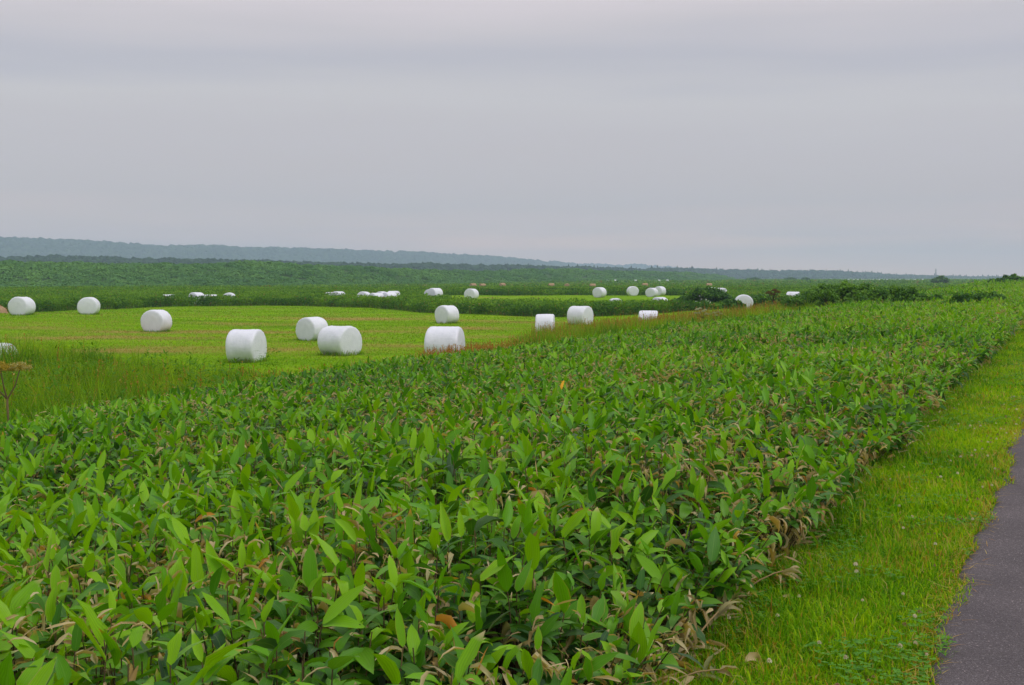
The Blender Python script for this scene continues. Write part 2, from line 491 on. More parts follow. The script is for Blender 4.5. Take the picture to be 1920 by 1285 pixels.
M_ground, M_field, M_asph, M_film = mat_ground(), mat_mown(), mat_asphalt(), mat_film()
M_hay = mat_simple('hay', (0.27, 0.155, 0.08), (0.46, 0.32, 0.19), 9.0)
M_hill = mat_simple('forested_slope', (0.022, 0.050, 0.026), (0.050, 0.085, 0.038), 0.03, dist=2.0)
M_bank = mat_simple('bank_slope', (0.030, 0.080, 0.020), (0.060, 0.130, 0.026), 0.25, dist=.4)
M_steel = mat_simple('galvanised_steel', (0.2, 0.2, 0.21), (0.3, 0.3, 0.31), 2.0, rough=.6, bump=0)
M_petal = mat_simple('clover_petal', (0.58, 0.42, 0.22), (0.85, 0.80, 0.68), 160.0, rough=.8, bump=.2, dist=.002)
M_petal_old = mat_simple('faded_clover_petal', (0.20, 0.10, 0.045), (0.50, 0.33, 0.18), 160.0, rough=.9, bump=.2, dist=.002)
M_orange = mat_simple('dandelion_petal', (0.55, 0.26, 0.01), (0.70, 0.40, 0.02), 200.0, rough=.7, bump=.2, dist=.002)
M_white_petal = mat_simple('white_petal', (0.62, 0.64, 0.52), (0.80, 0.80, 0.72), 30.0, rough=.8, bump=.1)

# ------------------------------------------------------------------ region masks
def vback(u):
    return np.interp(u, [3, 10, 21, 27, 35, 50, 80, 150, 300], [12.4, 13.1, 16.0, 14.6, 14.0, 12.4, 12.6, 13.0, 13.4])


def vfront(u):
    return 1.67 + 0.22 * (vnoise(u, u * 0, 1.3, 3) - .5) + 0.2 * (vnoise(u, u * 0, 0.35, 4) - .5)


# far edge (metres ahead) of the tall grass band / near edge of the mown field, by photo column
BAND_FAR = ([-400, 0, 120, 250, 380, 450, 560, 650, 760, 840, 930, 1000, 1100, 1200, 1300, 1400, 1500],
            [40, 37.5, 37, 34.5, 32.5, 34, 32.5, 34, 37.5, 38.5, 43, 52, 59, 61, 69, 77, 84])
A_FRONT = ([-400, 0, 160, 300, 400, 500, 600, 700, 780, 850, 950, 1050, 1150, 1250, 1330, 1420, 1520],
           [86, 87, 97, 106, 109, 112, 109, 104, 96, 90, 86, 84, 84, 86, 90, 97, 98])
A_BACK = ([-400, 700, 790, 850, 1000, 1150, 1260, 1300, 1340], [172, 172, 150, 113, 108, 106, 106, 125, 172])
B_FRONT, B_BACK = 158.0, 200.0


def in_band(x, y):
    u, v = uv_of(x, y)
    return (v > vback(u) - .6) & (y < np.interp(px_of(x, y), *BAND_FAR) + 1.2 * (vnoise(x, y, 2.5, 21) - .5)) & (y > 5)


def in_field1(x, y):
    u, v = uv_of(x, y)
    p = px_of(x, y)
    return (v > vback(u)) & (y > np.interp(p, *BAND_FAR) - 3.5) & (y < np.interp(p, *A_FRONT) + 1.5) & (p < 1460)


def in_A(x, y):
    p = px_of(x, y)
    u, v = uv_of(x, y)
    return (y > np.interp(p, *A_FRONT) + 1.4 * (vnoise(x, y, 3.0, 22) - .5)) & (y < np.interp(p, *A_BACK)) & (v > 15)


def in_field2(x, y):
    p = px_of(x, y)
    return (y > np.interp(p, *A_BACK) - 4) & (y < B_FRONT + 2) & (p > 770) & (p < 1335)


def in_B(x, y):
    p = px_of(x, y)
    u, v = uv_of(x, y)
    return (y > B_FRONT + 3 * (vnoise(x, y, 4.0, 23) - .5)) & (y < B_BACK) & (v > 12) & ~((p < 760) & (y < 172))


BARE = [(215, 55, 5, 1.6, .8), (300, 60, 4, 1.4, .6), (430, 61, 4, 1.5, .8), (255, 46, 4, 1.4, .7), (500, 47, 3, 1.6, .45), (665, 80, 5, 3, .8), (480, 70, 4, 2, .5), (850, 66, 3, 2, .7), (880, 78, 4, 2, .5),
        (730, 62, 4, 1.5, .5), (990, 74, 4, 2, .5), (350, 48, 3, 1.0, .5), (600, 56, 3, 1, .5), (780, 50, 3, 1.2, .5), (60, 62, 4, 1, .4), (930, 57, 2.5, 1.3, .5)]


def bare(x, y):
    r = np.zeros_like(x)
    for p, d, rx, ry, a in BARE:
        cx = (p - 960) / F * d
        r = np.maximum(r, a * np.exp(-(((x - cx) / rx) ** 2 + ((y - d) / ry) ** 2)))
    return np.clip(r * (.3 + 2.1 * fnoise(x, y * 2, 2.2, 44, 3)), 0, 1)


# red sorrel patches (photo column, metres ahead, size)
RED = [(835, 37, 1.7, 1.0), (770, 35, 1.6, .55), (900, 41, 2.0, .32), (700, 33, 2, .3), (960, 46, 2.5, .30), (1010, 51, 2.6, .5), (1080, 56, 4, .95), (1150, 58, 4.2, 1.0), (1215, 58, 4, .85),
       (1262, 54, 3, .45), (1390, 78, 5.0, .9), (1430, 78, 3, .55), (1330, 72, 4, .5), (150, 26, 1.5, .14), (60, 24, 1.2, .14), (300, 25, 1.5, .10)]


def redness(x, y):
    r = np.zeros_like(x)
    for p, d, s, a in RED:
        cx = (p - 960) / F * d
        r = np.maximum(r, a * np.exp(-((x - cx) ** 2 + ((y - d) * .6) ** 2) / (2 * s * s)))
    return np.clip(r * (2.6 * fnoise(x, y * .6, 2.2, 41, 2) - .55), 0, 1)


def scatter(x0, x1, y0, y1, dens, cond):
    n = int((x1 - x0) * (y1 - y0) * dens)
    x = x0 + (x1 - x0) * rng.random(n)
    y = y0 + (y1 - y0) * rng.random(n)
    k = cond(x, y)
    return x[k], y[k]


def wedge(d0, d1, dens, cond, pxlo=-180, pxhi=2100):
    """Random ground points between two distances ahead, inside the view plus a margin."""
    a0, a1 = (pxlo - 960) / F, (pxhi - 960) / F
    area = (a1 - a0) * (d1 * d1 - d0 * d0) / 2
    n = int(area * dens)
    d = np.sqrt(d0 * d0 + rng.random(n) * (d1 * d1 - d0 * d0))
    a = a0 + (a1 - a0) * rng.random(n)
    x, y = a * d, d
    k = cond(x, y)
    return x[k], y[k]


def xyz(x, y, dz=0.0):
    return np.stack([x, y, H(x, y) + dz], -1)


def T(r, g=0, b=0):
    r = np.asarray(r, float)
    z = np.zeros_like(r)
    return np.stack([np.clip(r, 0, 1), np.clip(z + g, 0, 1), z + b, z + 1], -1)


# ------------------------------------------------------------------ ground sheet
def build_ground():
    nr, na = 620, 900
    r = 0.6 * (4800 / 0.6) ** (np.arange(nr) / (nr - 1))
    # denser columns straight ahead
    half = np.concatenate([np.linspace(-0.62, 0.66, 640), np.linspace(0.66, 2 * PI - 0.62, na - 640 + 2)[1:-1]])
    na = len(half)
    X = (r[:, None] * np.sin(half)[None]).ravel()
    Y = (r[:, None] * np.cos(half)[None]).ravel()
    Z = H(X, Y)
    V = np.concatenate([np.stack([X, Y, Z], -1), [[0, 0, float(H(0, 0))]]])
    i, j = np.meshgrid(np.arange(nr - 1), np.arange(na), indexing='ij')
    j2 = (j + 1) % na
    Q = np.stack([i * na + j, i * na + j2, (i + 1) * na + j2, (i + 1) * na + j], -1).reshape(-1, 4)[:, ::-1]
    jj = np.arange(na)
    Tn = np.stack([np.full(na, nr * na), (jj + 1) % na, jj], -1)
    u, v = uv_of(V[:, 0], V[:, 1])
    lit = sstep(1.5, 1.9, v) * (1 - sstep(-.5, 1.5, v - vback(u))) * (u > -60)
    ver = (1 - sstep(1.5, 1.9, v))
    A = np.stack([lit, ver, 0 * lit, 1 + 0 * lit], -1)
    link('ground', make_mesh('ground', V, [Q, Tn], M_ground, {'tint': A})).__setitem__('kind', 'structure')
    # mown fields: sheets lying 15 mm on the ground
    QV = V[:, :2]
    cx = QV[Q, 0].mean(1)
    cy = QV[Q, 1].mean(1)
    for nm, cond in (('mown_field', in_field1), ('mown_field.001', in_field2)):
        m = cond(cx, cy) & (cy > 20) & (cy < 220)
        f = Q[m]
        used, inv = np.unique(f.ravel(), return_inverse=True)
        vv = V[used] + np.array([0, 0, .015])
        link(nm, make_mesh(nm, vv, [inv.reshape(-1, 4)], M_field, {'tint': np.stack([np.clip(1.3 * bare(vv[:, 0], vv[:, 1]), 0, 1)] * 4, -1)}))['kind'] = 'structure'


def build_road():
    us = np.concatenate([np.arange(-30, 3, 1.0), np.arange(3, 20, .05), np.arange(20, 60, .25), np.arange(60, 400, 4)])
    edge = 0.54 + 0.05 * (vnoise(us, us * 0, .9, 31) - .5) + .07 * (vnoise(us, us * 0, .22, 32) - .5) + .04 * (vnoise(us, us * 0, .07, 33) - .5)
    cols = [edge + .012, edge, edge - .05, edge - .2] + [np.full_like(us, q) for q in (0.0, -.5, -2, -4, -6.0)]
    lift = [-.04, .012, .022, .026, .028, .03, .05, .05, .03]
    V = []
    for c, dz in zip(cols, lift):
        x, y = xy_of(us, c)
        V.append(np.stack([x, y, H(x, y) + dz], -1))
    nc, n = len(cols), len(us)
    V = np.stack(V, 1).reshape(-1, 3)
    i, j = np.meshgrid(np.arange(n - 1), np.arange(nc - 1), indexing='ij')
    Q = np.stack([i * nc + j, (i + 1) * nc + j, (i + 1) * nc + j + 1, i * nc + j + 1], -1).reshape(-1, 4)
    Q = Q[:, ::-1]
    link('road', make_mesh('road', V, [Q], M_asph))['kind'] = 'structure'


build_ground()
build_road()

# ------------------------------------------------------------------ sasa (dwarf bamboo) thicket
def canopy_h(x, y):
    u, v = uv_of(x, y)
    e = sstep(-.1, .9, v - vfront(u))
    return (0.34 + 0.26 * e) * (0.78 + 0.44 * fnoise(x, y, 1.7, 51, 2)) * (1 - .35 * sstep(-3.5, 0, v - vback(u)))


def dryness(x, y):
    return sstep(.42, .72, fnoise(x, y, .9, 61, 2)) * (.45 + .65 * sstep(.3, .6, vnoise(x, y, 5, 63)))


def in_sasa(x, y):
    u, v = uv_of(x, y)
    vb = vback(u) + 2.2 * (vnoise(x, y, 2.2, 71) - .5) + .8 * (vnoise(x, y, .6, 72) - .5)
    gap = vnoise(x, y, .34, 73) + .25 * vnoise(x, y, .13, 74)
    return (v > vfront(u)) & (v < vb) & (u > 0) & (gap + .35 * rng.random(np.shape(x)) > .40)


def sasa(g, gs, x, y, nl, scale, ts, stems):
    N = len(x)
    if N == 0: return
    h = canopy_h(x, y) * (0.70 + 0.42 * rng.random(N))
    dry = dryness(x, y)
    uu, vv = uv_of(x, y)
    tone = np.clip(0.27 + .5 * (fnoise(x, y, 4, 77, 2) - .5) + .16 * rng.normal(size=N) + .20 * (1 - sstep(2.5, 9, vv)) + .08 * sstep(15, 50, uu), 0, 1)
    dry = np.clip(dry * (.6 + .75 * (1 - sstep(3, 10, vv)) + .25 * sstep(12, 40, uu)), 0, 1)
    P0 = xyz(x, y)
    u, v = uv_of(x, y)
    edge = 1 - sstep(.0, .5, v - vfront(u))
    la = rng.random(N) * 2 * PI
    lean = rng.random(N) * .22 * h
    outx, outy = xy_of(0, -1.0)
    lx = np.cos(la) * lean + outx * edge * .18
    ly = np.sin(la) * lean + outy * edge * .18
    top = P0 + np.stack([lx, ly, h], -1)
    if stems:
        tubes(gs, P0, top, .0042, .0026, T(rng.random(N), 0.15 * rng.random(N)), n=3)
    a0 = rng.random(N) * 2 * PI
    # the newest blade stands up
    k = rng.random(N) < .50
    n = k.sum()
    Ln = (.10 + .125 * rng.random(n) ** 1.3) * scale
    leaves(g, top[k], a0[k], R_(38) + R_(48) * rng.random(n), R_(4) + R_(48) * rng.random(n) ** 2, Ln, (.014 * scale + .225 * Ln) * (.75 + .5 * rng.random(n)),
           .12 + .75 * rng.random(n) ** 1.5, rng.normal(size=n) * .5, rng.normal(size=n) * .35, T(tone[k] + .20 + .40 * rng.random(n), 0), ts)
    # spreading blades below it
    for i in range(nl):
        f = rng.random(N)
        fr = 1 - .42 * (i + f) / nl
        Pl = P0 + (top - P0) * fr[:, None]
        az = a0 + i * 2.55 + rng.normal(size=N) * .5
        isdry = rng.random(N) < (.04 + .38 * dry) * (1.0 if stems else 1.35)
        lowness = i / nl  # lower blades droop more; shade of the gaps painted into their tone
        e0 = R_(66) * rng.random(N) - R_(2) - R_(14) * lowness
        dr = R_(14) + R_(75) * rng.random(N) ** 1.3 + np.where(rng.random(N) < .2, R_(70), 0)
        L = (.085 + .13 * rng.random(N) ** 1.2) * scale
        W = (.015 * scale + .225 * L) * (.7 + .6 * rng.random(N))
        e0 = np.where(isdry, R_(60) * rng.random(N) - R_(15), e0)
        dr = np.where(isdry, R_(60) + R_(120) * rng.random(N), dr)
        W = np.where(isdry, W * .5, W)
        L = np.where(isdry, L * .68, L)
        fold = np.where(isdry, .8 + 1.0 * rng.random(N), .05 + .55 * rng.random(N) ** 1.5)
        leaves(g, Pl, az, e0, dr, L, W, fold, rng.normal(size=N) * .35, rng.normal(size=N) * np.where(isdry, 1.1, .3),
               T(tone + .22 * rng.normal(size=N) + .08 - .14 * lowness, np.where(isdry, .8 + .2 * rng.random(N), .06 * rng.random(N))), ts)
    # curled scraps of withered leaf caught on top
    m = rng.random(N) < (.14 + .60 * dry) * (1.1 if stems else 2.3)
    for _ in range(2):
        n = m.sum()
        leaves(g, (P0 + (top - P0) * (.82 + .3 * rng.random(N))[:, None])[m] + rng.normal(size=(n, 3)) * np.array([.05, .05, .02]), rng.random(n) * 6.28, R_(70) * rng.random(n) - R_(10), R_(150) * rng.random(n),
               (.05 + .09 * rng.random(n)) * scale, (.006 + .014 * rng.random(n) ** 1.5) * scale, .3 + 1.1 * rng.random(n), rng.normal(size=n), rng.normal(size=n) * 1.4,
               T(.3 * rng.random(n), .85 + .15 * rng.random(n)), ts if len(ts) < 6 else LT5)
    # withered blades caught lower down
    m = rng.random(N) < .40
    n = m.sum()
    leaves(g, (P0 + (top - P0) * (.35 + .4 * rng.random(N))[:, None])[m], rng.random(n) * 6.28, R_(30) * rng.random(n) - R_(10), R_(80) + R_(70) * rng.random(n),
           (.12 + .1 * rng.random(n)) * scale, (.02 + .015 * rng.random(n)) * scale, .6 + rng.random(n), rng.normal(size=n) * .6, rng.normal(size=n) * 1.2,
           T(.3 * rng.random(n), .75 + .25 * rng.random(n)), ts)


gs_ = Geo()
g = Geo()
x, y = wedge(1.6, 13, 172, in_sasa, -850, 2250); sasa(g, gs_, x, y, 6, .93, LT6, True)
x, y = wedge(13, 30, 140, in_sasa, -320, 2150); sasa(g, gs_, x, y, 6, .92, LT5, False)
u_, v_ = uv_of(x, y)
k_ = (v_ - vfront(u_)) < .6
e_ = xyz(x[k_], y[k_])
tubes(gs_, e_, e_ + np.array([0, 0, .38]) + rng.normal(size=e_.shape) * .04, .0045, .003, T(rng.random(len(e_))), n=3)
x, y = wedge(30, 62, 66, in_sasa); sasa(g, gs_, x, y, 5, 1.05, LT4, False)
x, y = wedge(62, 120, 20.0, in_sasa); sasa(g, gs_, x, y, 4, 1.6, LT4, False)
x, y = wedge(120, 330, 2.4, in_sasa); sasa(g, gs_, x, y, 4, 3.6, LT4, False)
tag(link('sasa_thicket', g.mesh('sasa_thicket', M_sasa)), 'broad leaved dwarf bamboo thicket with withered tan leaves covering the bank', 'bamboo thicket', kind='stuff')
tag(link('sasa_stems', gs_.mesh('sasa_stems', M_stem)), 'thin brown bamboo stems at the bare foot of the thicket', 'bamboo stems', kind='stuff')
print('sasa verts', g.n)

# litter of dead blades at the foot of the thicket edge
g = Geo()
us = 3 + 45 * rng.random(5200) ** 1.6
vs = vfront(us) + .10 * rng.normal(size=len(us)) + .05
x, y = xy_of(us, vs)
n = len(x)
leaves(g, xyz(x, y, .01 + .05 * rng.random(n)), rng.random(n) * 6.28, R_(25) * rng.random(n), R_(50) * rng.random(n), .08 + .14 * rng.random(n), .008 + .022 * rng.random(n),
       .4 + rng.random(n), rng.normal(size=n) * .7, rng.normal(size=n), T(.2 * rng.random(n), .85 + .15 * rng.random(n)), LT4)
tag(link('dead_leaf_litter', g.mesh('dead_leaf_litter', M_sasa)), 'tan dead bamboo leaves littering the edge of the grass verge', 'leaf litter', kind='stuff')

# ------------------------------------------------------------------ verge grass
def in_verge(x, y):
    u, v = uv_of(x, y)
    e = 0.54 + 0.05 * (vnoise(u, u * 0, .9, 31) - .5) + .07 * (vnoise(u, u * 0, .22, 32) - .5)
    e = e - .10 * (vnoise(u, u * 0, .3, 35) - .35) - .05 * sstep(.62, .9, vnoise(u, u * 0, .5, 36))
    return (v > e - .03) & (v < vfront(u) + .12) & (u > 1)


def verge(g, d0, d1, dens, wmul):
    x, y = wedge(d0, d1, dens, in_verge, 900, 2500)
    n = len(x)
    u, v = uv_of(x, y)
    clump = fnoise(x, y, .35, 81, 2)
    hh = (.04 + .085 * rng.random(n) ** 1.5) * (.45 + 1.1 * clump) * (0.75 + .5 * sstep(.5, 1.6, v))
    dry = (rng.random(n) < .05 + .16 * sstep(.55, .8, vnoise(x, y, .5, 83)) + .30 * (1 - sstep(.5, .72, v)))
    tone = .45 + .8 * (fnoise(x, y, .7, 82, 2) - .5) + .30 * rng.normal(size=n) - .25 * sstep(.9, 1.7, v) + .1 * sstep(1.0, .6, v)
    blades(g, xyz(x, y, -.005), rng.random(n) * 6.28, .1 + .7 * rng.random(n), hh, (.0042 + .0042 * rng.random(n)) * wmul, T(tone, np.where(dry, .6 + .4 * rng.random(n), 0)), .2 + .9 * rng.random(n))


g = Geo()
verge(g, 2.5, 7.5, 7000, 1.0)
verge(g, 7.5, 15, 5200, 1.5)
verge(g, 15, 32, 2200, 2.6)
verge(g, 32, 90, 500, 6.0)
print('verge verts', g.n)
tag(link('verge_grass', g.mesh('verge_grass', M_verge)), 'short yellow green grass growing on the verge beside the road', 'grass', kind='stuff')

# clover leaves
g = Geo()
def clover_cond(x, y):
    return in_verge(x, y) & (vnoise(x, y, .42, 91) > .60)
for d0, d1, dn, s in ((2.5, 9, 420, 1.0), (9, 22, 200, 1.4)):
    x, y = wedge(d0, d1, dn, clover_cond, 900, 2500)
    n = len(x)
    c = xyz(x, y, .035 + .05 * rng.random(n))
    a = rng.random(n) * 6.28
    for j in range(3):
        aj = a + j * 2.09
        leaves(g, c, aj, R_(10) + R_(25) * rng.random(n), R_(30), .017 * s + .006 * rng.random(n), .017 * s, .12, 0, 0, T(rng.random(n)), LT4, wexp=1.2)
tag(link('clover_leaves', g.mesh('clover_leaves', M_clover)), 'dark green clover leaves in patches among the verge grass', 'clover', kind='stuff')

# straw along the tarmac edge
g = Geo()
us = 3 + 26 * rng.random(1500) ** 1.5
vs = .54 + .05 * (vnoise(us, us * 0, .9, 31) - .5) + .02 + .05 * rng.normal(size=len(us))
x, y = xy_of(us, vs)
n = len(x)
blades(g, xyz(x, y, .03), rng.random(n) * 6.28, R_(75) + R_(15) * rng.random(n), .04 + .10 * rng.random(n), .0035, T(.5 * rng.random(n), 1.0), .1)
tag(link('dry_straw', g.mesh('dry_straw', M_verge)), 'dry straw lying along the broken tarmac edge', 'straw', kind='stuff')

# clover heads: each one a flower of its own
def clover_flower_mesh(seed):
    r = np.random.default_rng(seed)
    g = Geo()
    n = 46
    z = 1 - 2 * (np.arange(n) + .5) / n
    ph = np.arange(n) * 2.399
    s = np.sqrt(1 - z * z)
    d = np.stack([s * np.cos(ph), s * np.sin(ph), z], -1)
    d = d[d[:, 2] > -.55]
    az = np.arctan2(d[:, 1], d[:, 0])
    e = np.arcsin(np.clip(d[:, 2], -1, 1))
    leaves(g, d * .003, az, e + .25, .5, .0085 + .002 * r.random(len(d)), .0042, .5, 0, 0, T(np.zeros(len(d))), LT4, wexp=1.4)
    return g.mesh('clover_head', M_petal)


heads = [clover_flower_mesh(s) for s in range(3)]
for s_ in (3, 4):
    m_ = clover_flower_mesh(s_)
    m_.materials[0] = M_petal_old
    heads.append(m_)
gst = Geo()
tube_path(gst, [(0, 0, 0), (.003, .002, .04), (0, 0, .08)], [.0012, .001, .0009], T(np.array([.6]))[0], 5)
me_stalk = gst.mesh('clover_stalk', M_verge)
pts = []
x, y = wedge(4.2, 15, 24, lambda x, y: in_verge(x, y), 1200, 1990)
prob = .25 + .75 * (1 - sstep(.4, 1.2, uv_of(x, y)[1]))
keep = rng.random(len(x)) < prob
x, y = x[keep][:230], y[keep][:230]
for i in range(len(x)):
    e = bpy.data.objects.new('clover_flower', None)
    COL.objects.link(e)
    s = .7 + .45 * rng.random()
    e.location = (x[i], y[i], float(H(x[i], y[i])))
    e.rotation_euler = (rng.normal() * .2, rng.normal() * .2, rng.random() * 6.28)
    e.scale = (s,) * 3
    e.empty_display_size = .02
    tag(e, 'small faded brown clover head in the verge grass beside the road' if i % 5 > 2 else 'small whitish clover flower head in the verge grass beside the road', 'clover flower', 'faded clover heads in the verge' if i % 5 > 2 else 'clover flowers in the verge')
    link('stalk', me_stalk, e)
    link('flower_head', heads[i % 5], e, (0, 0, .083))

# ------------------------------------------------------------------ tall grass band behind the thicket
g = Geo()
gseed = Geo()


def tall(d0, d1, dens, wmul):
    x, y = wedge(d0, d1, dens, in_band)
    n = len(x)
    far = np.interp(px_of(x, y), *BAND_FAR)
    fall = sstep(0, 3, far - y)
    left = sstep(500, 250, px_of(x, y))
    hmax = .34 + .46 * left + .28 * sstep(170, 20, px_of(x, y)) * sstep(28, 31, y) + .42 * sstep(930, 1010, px_of(x, y))
    hh = hmax * (.42 + .58 * fall) * (.45 + .75 * rng.random(n)) * (.45 + .65 * vnoise(x, y, 1.2, 101) + .45 * vnoise(x, y, .4, 107))
    red = redness(x, y)
    tone = .48 + 1.1 * (fnoise(x, y, 2.5, 102, 2) - .5) + .9 * (vnoise(x, y, .45, 108) - .5) + .22 * rng.normal(size=n)
    dry = (rng.random(n) < .03 + .45 * red)
    blades(g, xyz(x, y), rng.random(n) * 6.28, .05 + .3 * rng.random(n), hh, (.007 + .006 * rng.random(n)) * wmul, T(tone, np.where(dry, .5 + .5 * rng.random(n), 0)), .1 + .7 * rng.random(n))
    # sorrel and seed heads
    k = rng.random(n) < (.006 + .20 * red ** 1.5)
    P, h2 = xyz(x, y)[k], hh[k] * .95 + .12 + .2 * rng.random(k.sum()) * red[k]
    m = k.sum()
    az = rng.random(m) * 6.28
    top = P + np.stack([.12 * np.cos(az) * h2, .12 * np.sin(az) * h2, h2], -1)
    tubes(gseed, P, top, .0025 * wmul, .0016 * wmul, T(.4 * rng.random(m), .85), n=3)
    for j in range(7):
        f = .55 + .45 * (j + rng.random(m)) / 7
        q = P + (top - P) * f[:, None] + rng.normal(size=(m, 3)) * .012
        chips(gseed, q, (.022 + .022 * rng.random(m)) * wmul ** .6, T(.3 * rng.random(m), .95), asp=.55)


tall(10, 26, 430, 1.5)
tall(26, 45, 300, 2.1)
tall(45, 100, 190, 2.4)
# broad herbs growing through the left part of the band
x, y = wedge(17, 38, 11.0, lambda x, y: in_band(x, y) & (px_of(x, y) < 520) & (vnoise(x, y, 2.2, 105) + .35 * sstep(300, 0, px_of(x, y)) > .52))
for i in range(9):
    n = len(x)
    P = xyz(x, y, (.15 + .75 * rng.random(n)) * (.55 + .7 * vnoise(x, y, 1.2, 101))) + np.c_[rng.normal(size=(n, 2)) * .07, np.zeros(n)]
    leaves(g, P, rng.random(n) * 6.28, R_(50) * rng.random(n), R_(60) * rng.random(n), .11 + .12 * rng.random(n), .03 + .025 * rng.random(n), .2, 0, 0, T(.28 * rng.random(n)), LT4)
print('tall verts', g.n, gseed.n)
tag(link('tall_grass', g.mesh('tall_grass', M_tall)), 'uncut tall green grass in the band between bamboo thicket and mown field', 'tall grass', kind='stuff')
tag(link('red_sorrel', gseed.mesh('red_sorrel', M_tall)), 'rust red sorrel seed heads standing above the tall grass', 'sorrel', kind='stuff')

# ------------------------------------------------------------------ stubble on the mown fields
g = Geo()
for d0, d1, dn, w in ((30, 50, 95, 1.0), (50, 75, 55, 1.5), (75, 125, 22, 2.4)):
    x, y = wedge(d0, d1, dn, in_field1)
    n = len(x)
    dp = sstep(.52, .72, fnoise(x, y, 6, 111, 2))
    dry = rng.random(n) < .06 + .35 * dp + 1.0 * bare(x, y)
    for j in range(2):
        blades(g, xyz(x + .02 * rng.normal(size=n), y + .02 * rng.normal(size=n)), rng.random(n) * 6.28, .3 + .7 * rng.random(n), .05 + .07 * rng.random(n), (.012 + .01 * rng.random(n)) * w,
               T(.45 + .5 * (vnoise(x, y, 3, 112) - .5) + .2 * rng.normal(size=n), np.where(dry, .7, 0)), .5)
x, y = wedge(100, 162, 9, in_field2)
n = len(x)
blades(g, xyz(x, y), rng.random(n) * 6.28, .3 + .7 * rng.random(n), .06 + .08 * rng.random(n), .04, T(.5 + .25 * rng.normal(size=n)), .5)
tag(link('mown_grass', g.mesh('mown_grass', M_mown)), 'short bright green regrowth on the mown hay fields', 'mown grass', kind='stuff')

# ------------------------------------------------------------------ rough vegetation strips between and beyond the fields
def strip(g, d0, d1, dens, cond, hh, size, tone0, per=1, redp=0.0, pxlo=-250, pxhi=2150):
    x, y = wedge(d0, d1, dens, cond, pxlo, pxhi)
    n = len(x)
    top = hh * (.55 + .5 * fnoise(x, y, 3.5, 121, 2) + .45 * vnoise(x, y, .9, 125))
    tone = tone0 + .6 * (fnoise(x, y, 6, 122, 2) - .5) + .8 * (vnoise(x, y, 1.1, 124) - .5)
    rd = sstep(.58, .75, fnoise(x, y, 9, 123, 2)) * redp
    for j in range(per):
        f = np.sqrt(rng.random(n)) if j % 3 else rng.random(n)
        P = xyz(x + rng.normal(size=n) * .15, y + rng.normal(size=n) * .15) + np.stack([0 * x, 0 * x, top * f], -1)
        up = np.tile(np.array([[0, 0, .8]]), (n, 1))
        chips(g, P, size * (.6 + .8 * rng.random(n)), T(tone + .2 * rng.normal(size=n) + .12 * (f - .6), np.where(rng.random(n) < .02 + rd, .8, 0)), up, asp=.42, tilt=1.1)  # tone rises with height: sunlit tops painted into the leaf colour
    m = rng.random(n) < .5
    q = m.sum()
    blades(g, xyz(x[m], y[m]), rng.random(q) * 6.28, .05 + .3 * rng.random(q), top[m] * (.9 + .35 * rng.random(q)), size * .10, T(tone[m] + .1 + .2 * rng.normal(size=q), np.where(rng.random(q) < .03 + rd[m], .8, 0)), .3)


g = Geo()
strip(g, 80, 175, 14, in_A, .74, .25, .64, per=3)
strip(g, 80, 125, 14, lambda x, y: in_A(x, y) & (y < np.interp(px_of(x, y), *A_FRONT) + 3.0), .84, .23, .40, per=10)  # front edge toned darker, painting in the shade of its face
x, y = wedge(80, 125, 22, lambda x, y: in_A(x, y) & (y < np.interp(px_of(x, y), *A_FRONT) + 1.2))
n = len(x)
blades(g, xyz(x, y), rng.random(n) * 6.28, .1 + .4 * rng.random(n), .25 + .35 * rng.random(n), .035, T(.3 * rng.random(n), .6 * rng.random(n)), .5)
tag(link('rough_vegetation', g.mesh('rough_vegetation', M_rough)), 'waist high dark green strip of weeds behind the first mown field', 'rough vegetation', kind='stuff')
g = Geo()
strip(g, 150, 202, 8, in_B, .80, .32, .62, per=3)
strip(g, 150, 175, 10, lambda x, y: in_B(x, y) & (y < B_FRONT + 6) & (px_of(x, y) > 760) & (px_of(x, y) < 1340), .9, .3, .28, per=4)  # darker tone paints shade onto the front of this strip
tag(link('rough_vegetation', g.mesh('rough_vegetation_b', M_rough)), 'dark green strip of weeds behind the second narrow mown field', 'rough vegetation', kind='stuff')
g = Geo()


def in_rest(x, y):
    u, v = uv_of(x, y)
    p = px_of(x, y)
    return (v > vback(u) - 1) & (p > 1290) & (y > np.interp(p, *BAND_FAR) - 4) & (y < 205) & ~in_A(x, y) & ~in_field1(x, y) & ~((p > 1365) & (p < 1425) & (y < 84))


strip(g, 60, 205, 8, in_rest, .62, .28, .60, per=3, redp=.4)
tag(link('rough_vegetation', g.mesh('rough_vegetation_c', M_rough)), 'mixed weeds with brownish patches beyond the bamboo on the far bank', 'rough vegetation', kind='stuff')
g = Geo()


def in_mid(x, y):
    p = px_of(x, y)
    return (fnoise(x / 5, y, 16, 131, 2) > .42)


strip(g, 200, 420, 1.1, in_mid, .55, .7, .62, per=2, redp=.12)
strip(g, 420, 1000, .12, in_mid, .8, 1.5, .62, per=2, redp=.12)
tag(link('meadow_vegetation', g.mesh('meadow_vegetation', M_rough)), 'pale green rough meadow on the flat plain below the bank', 'meadow', kind='stuff')

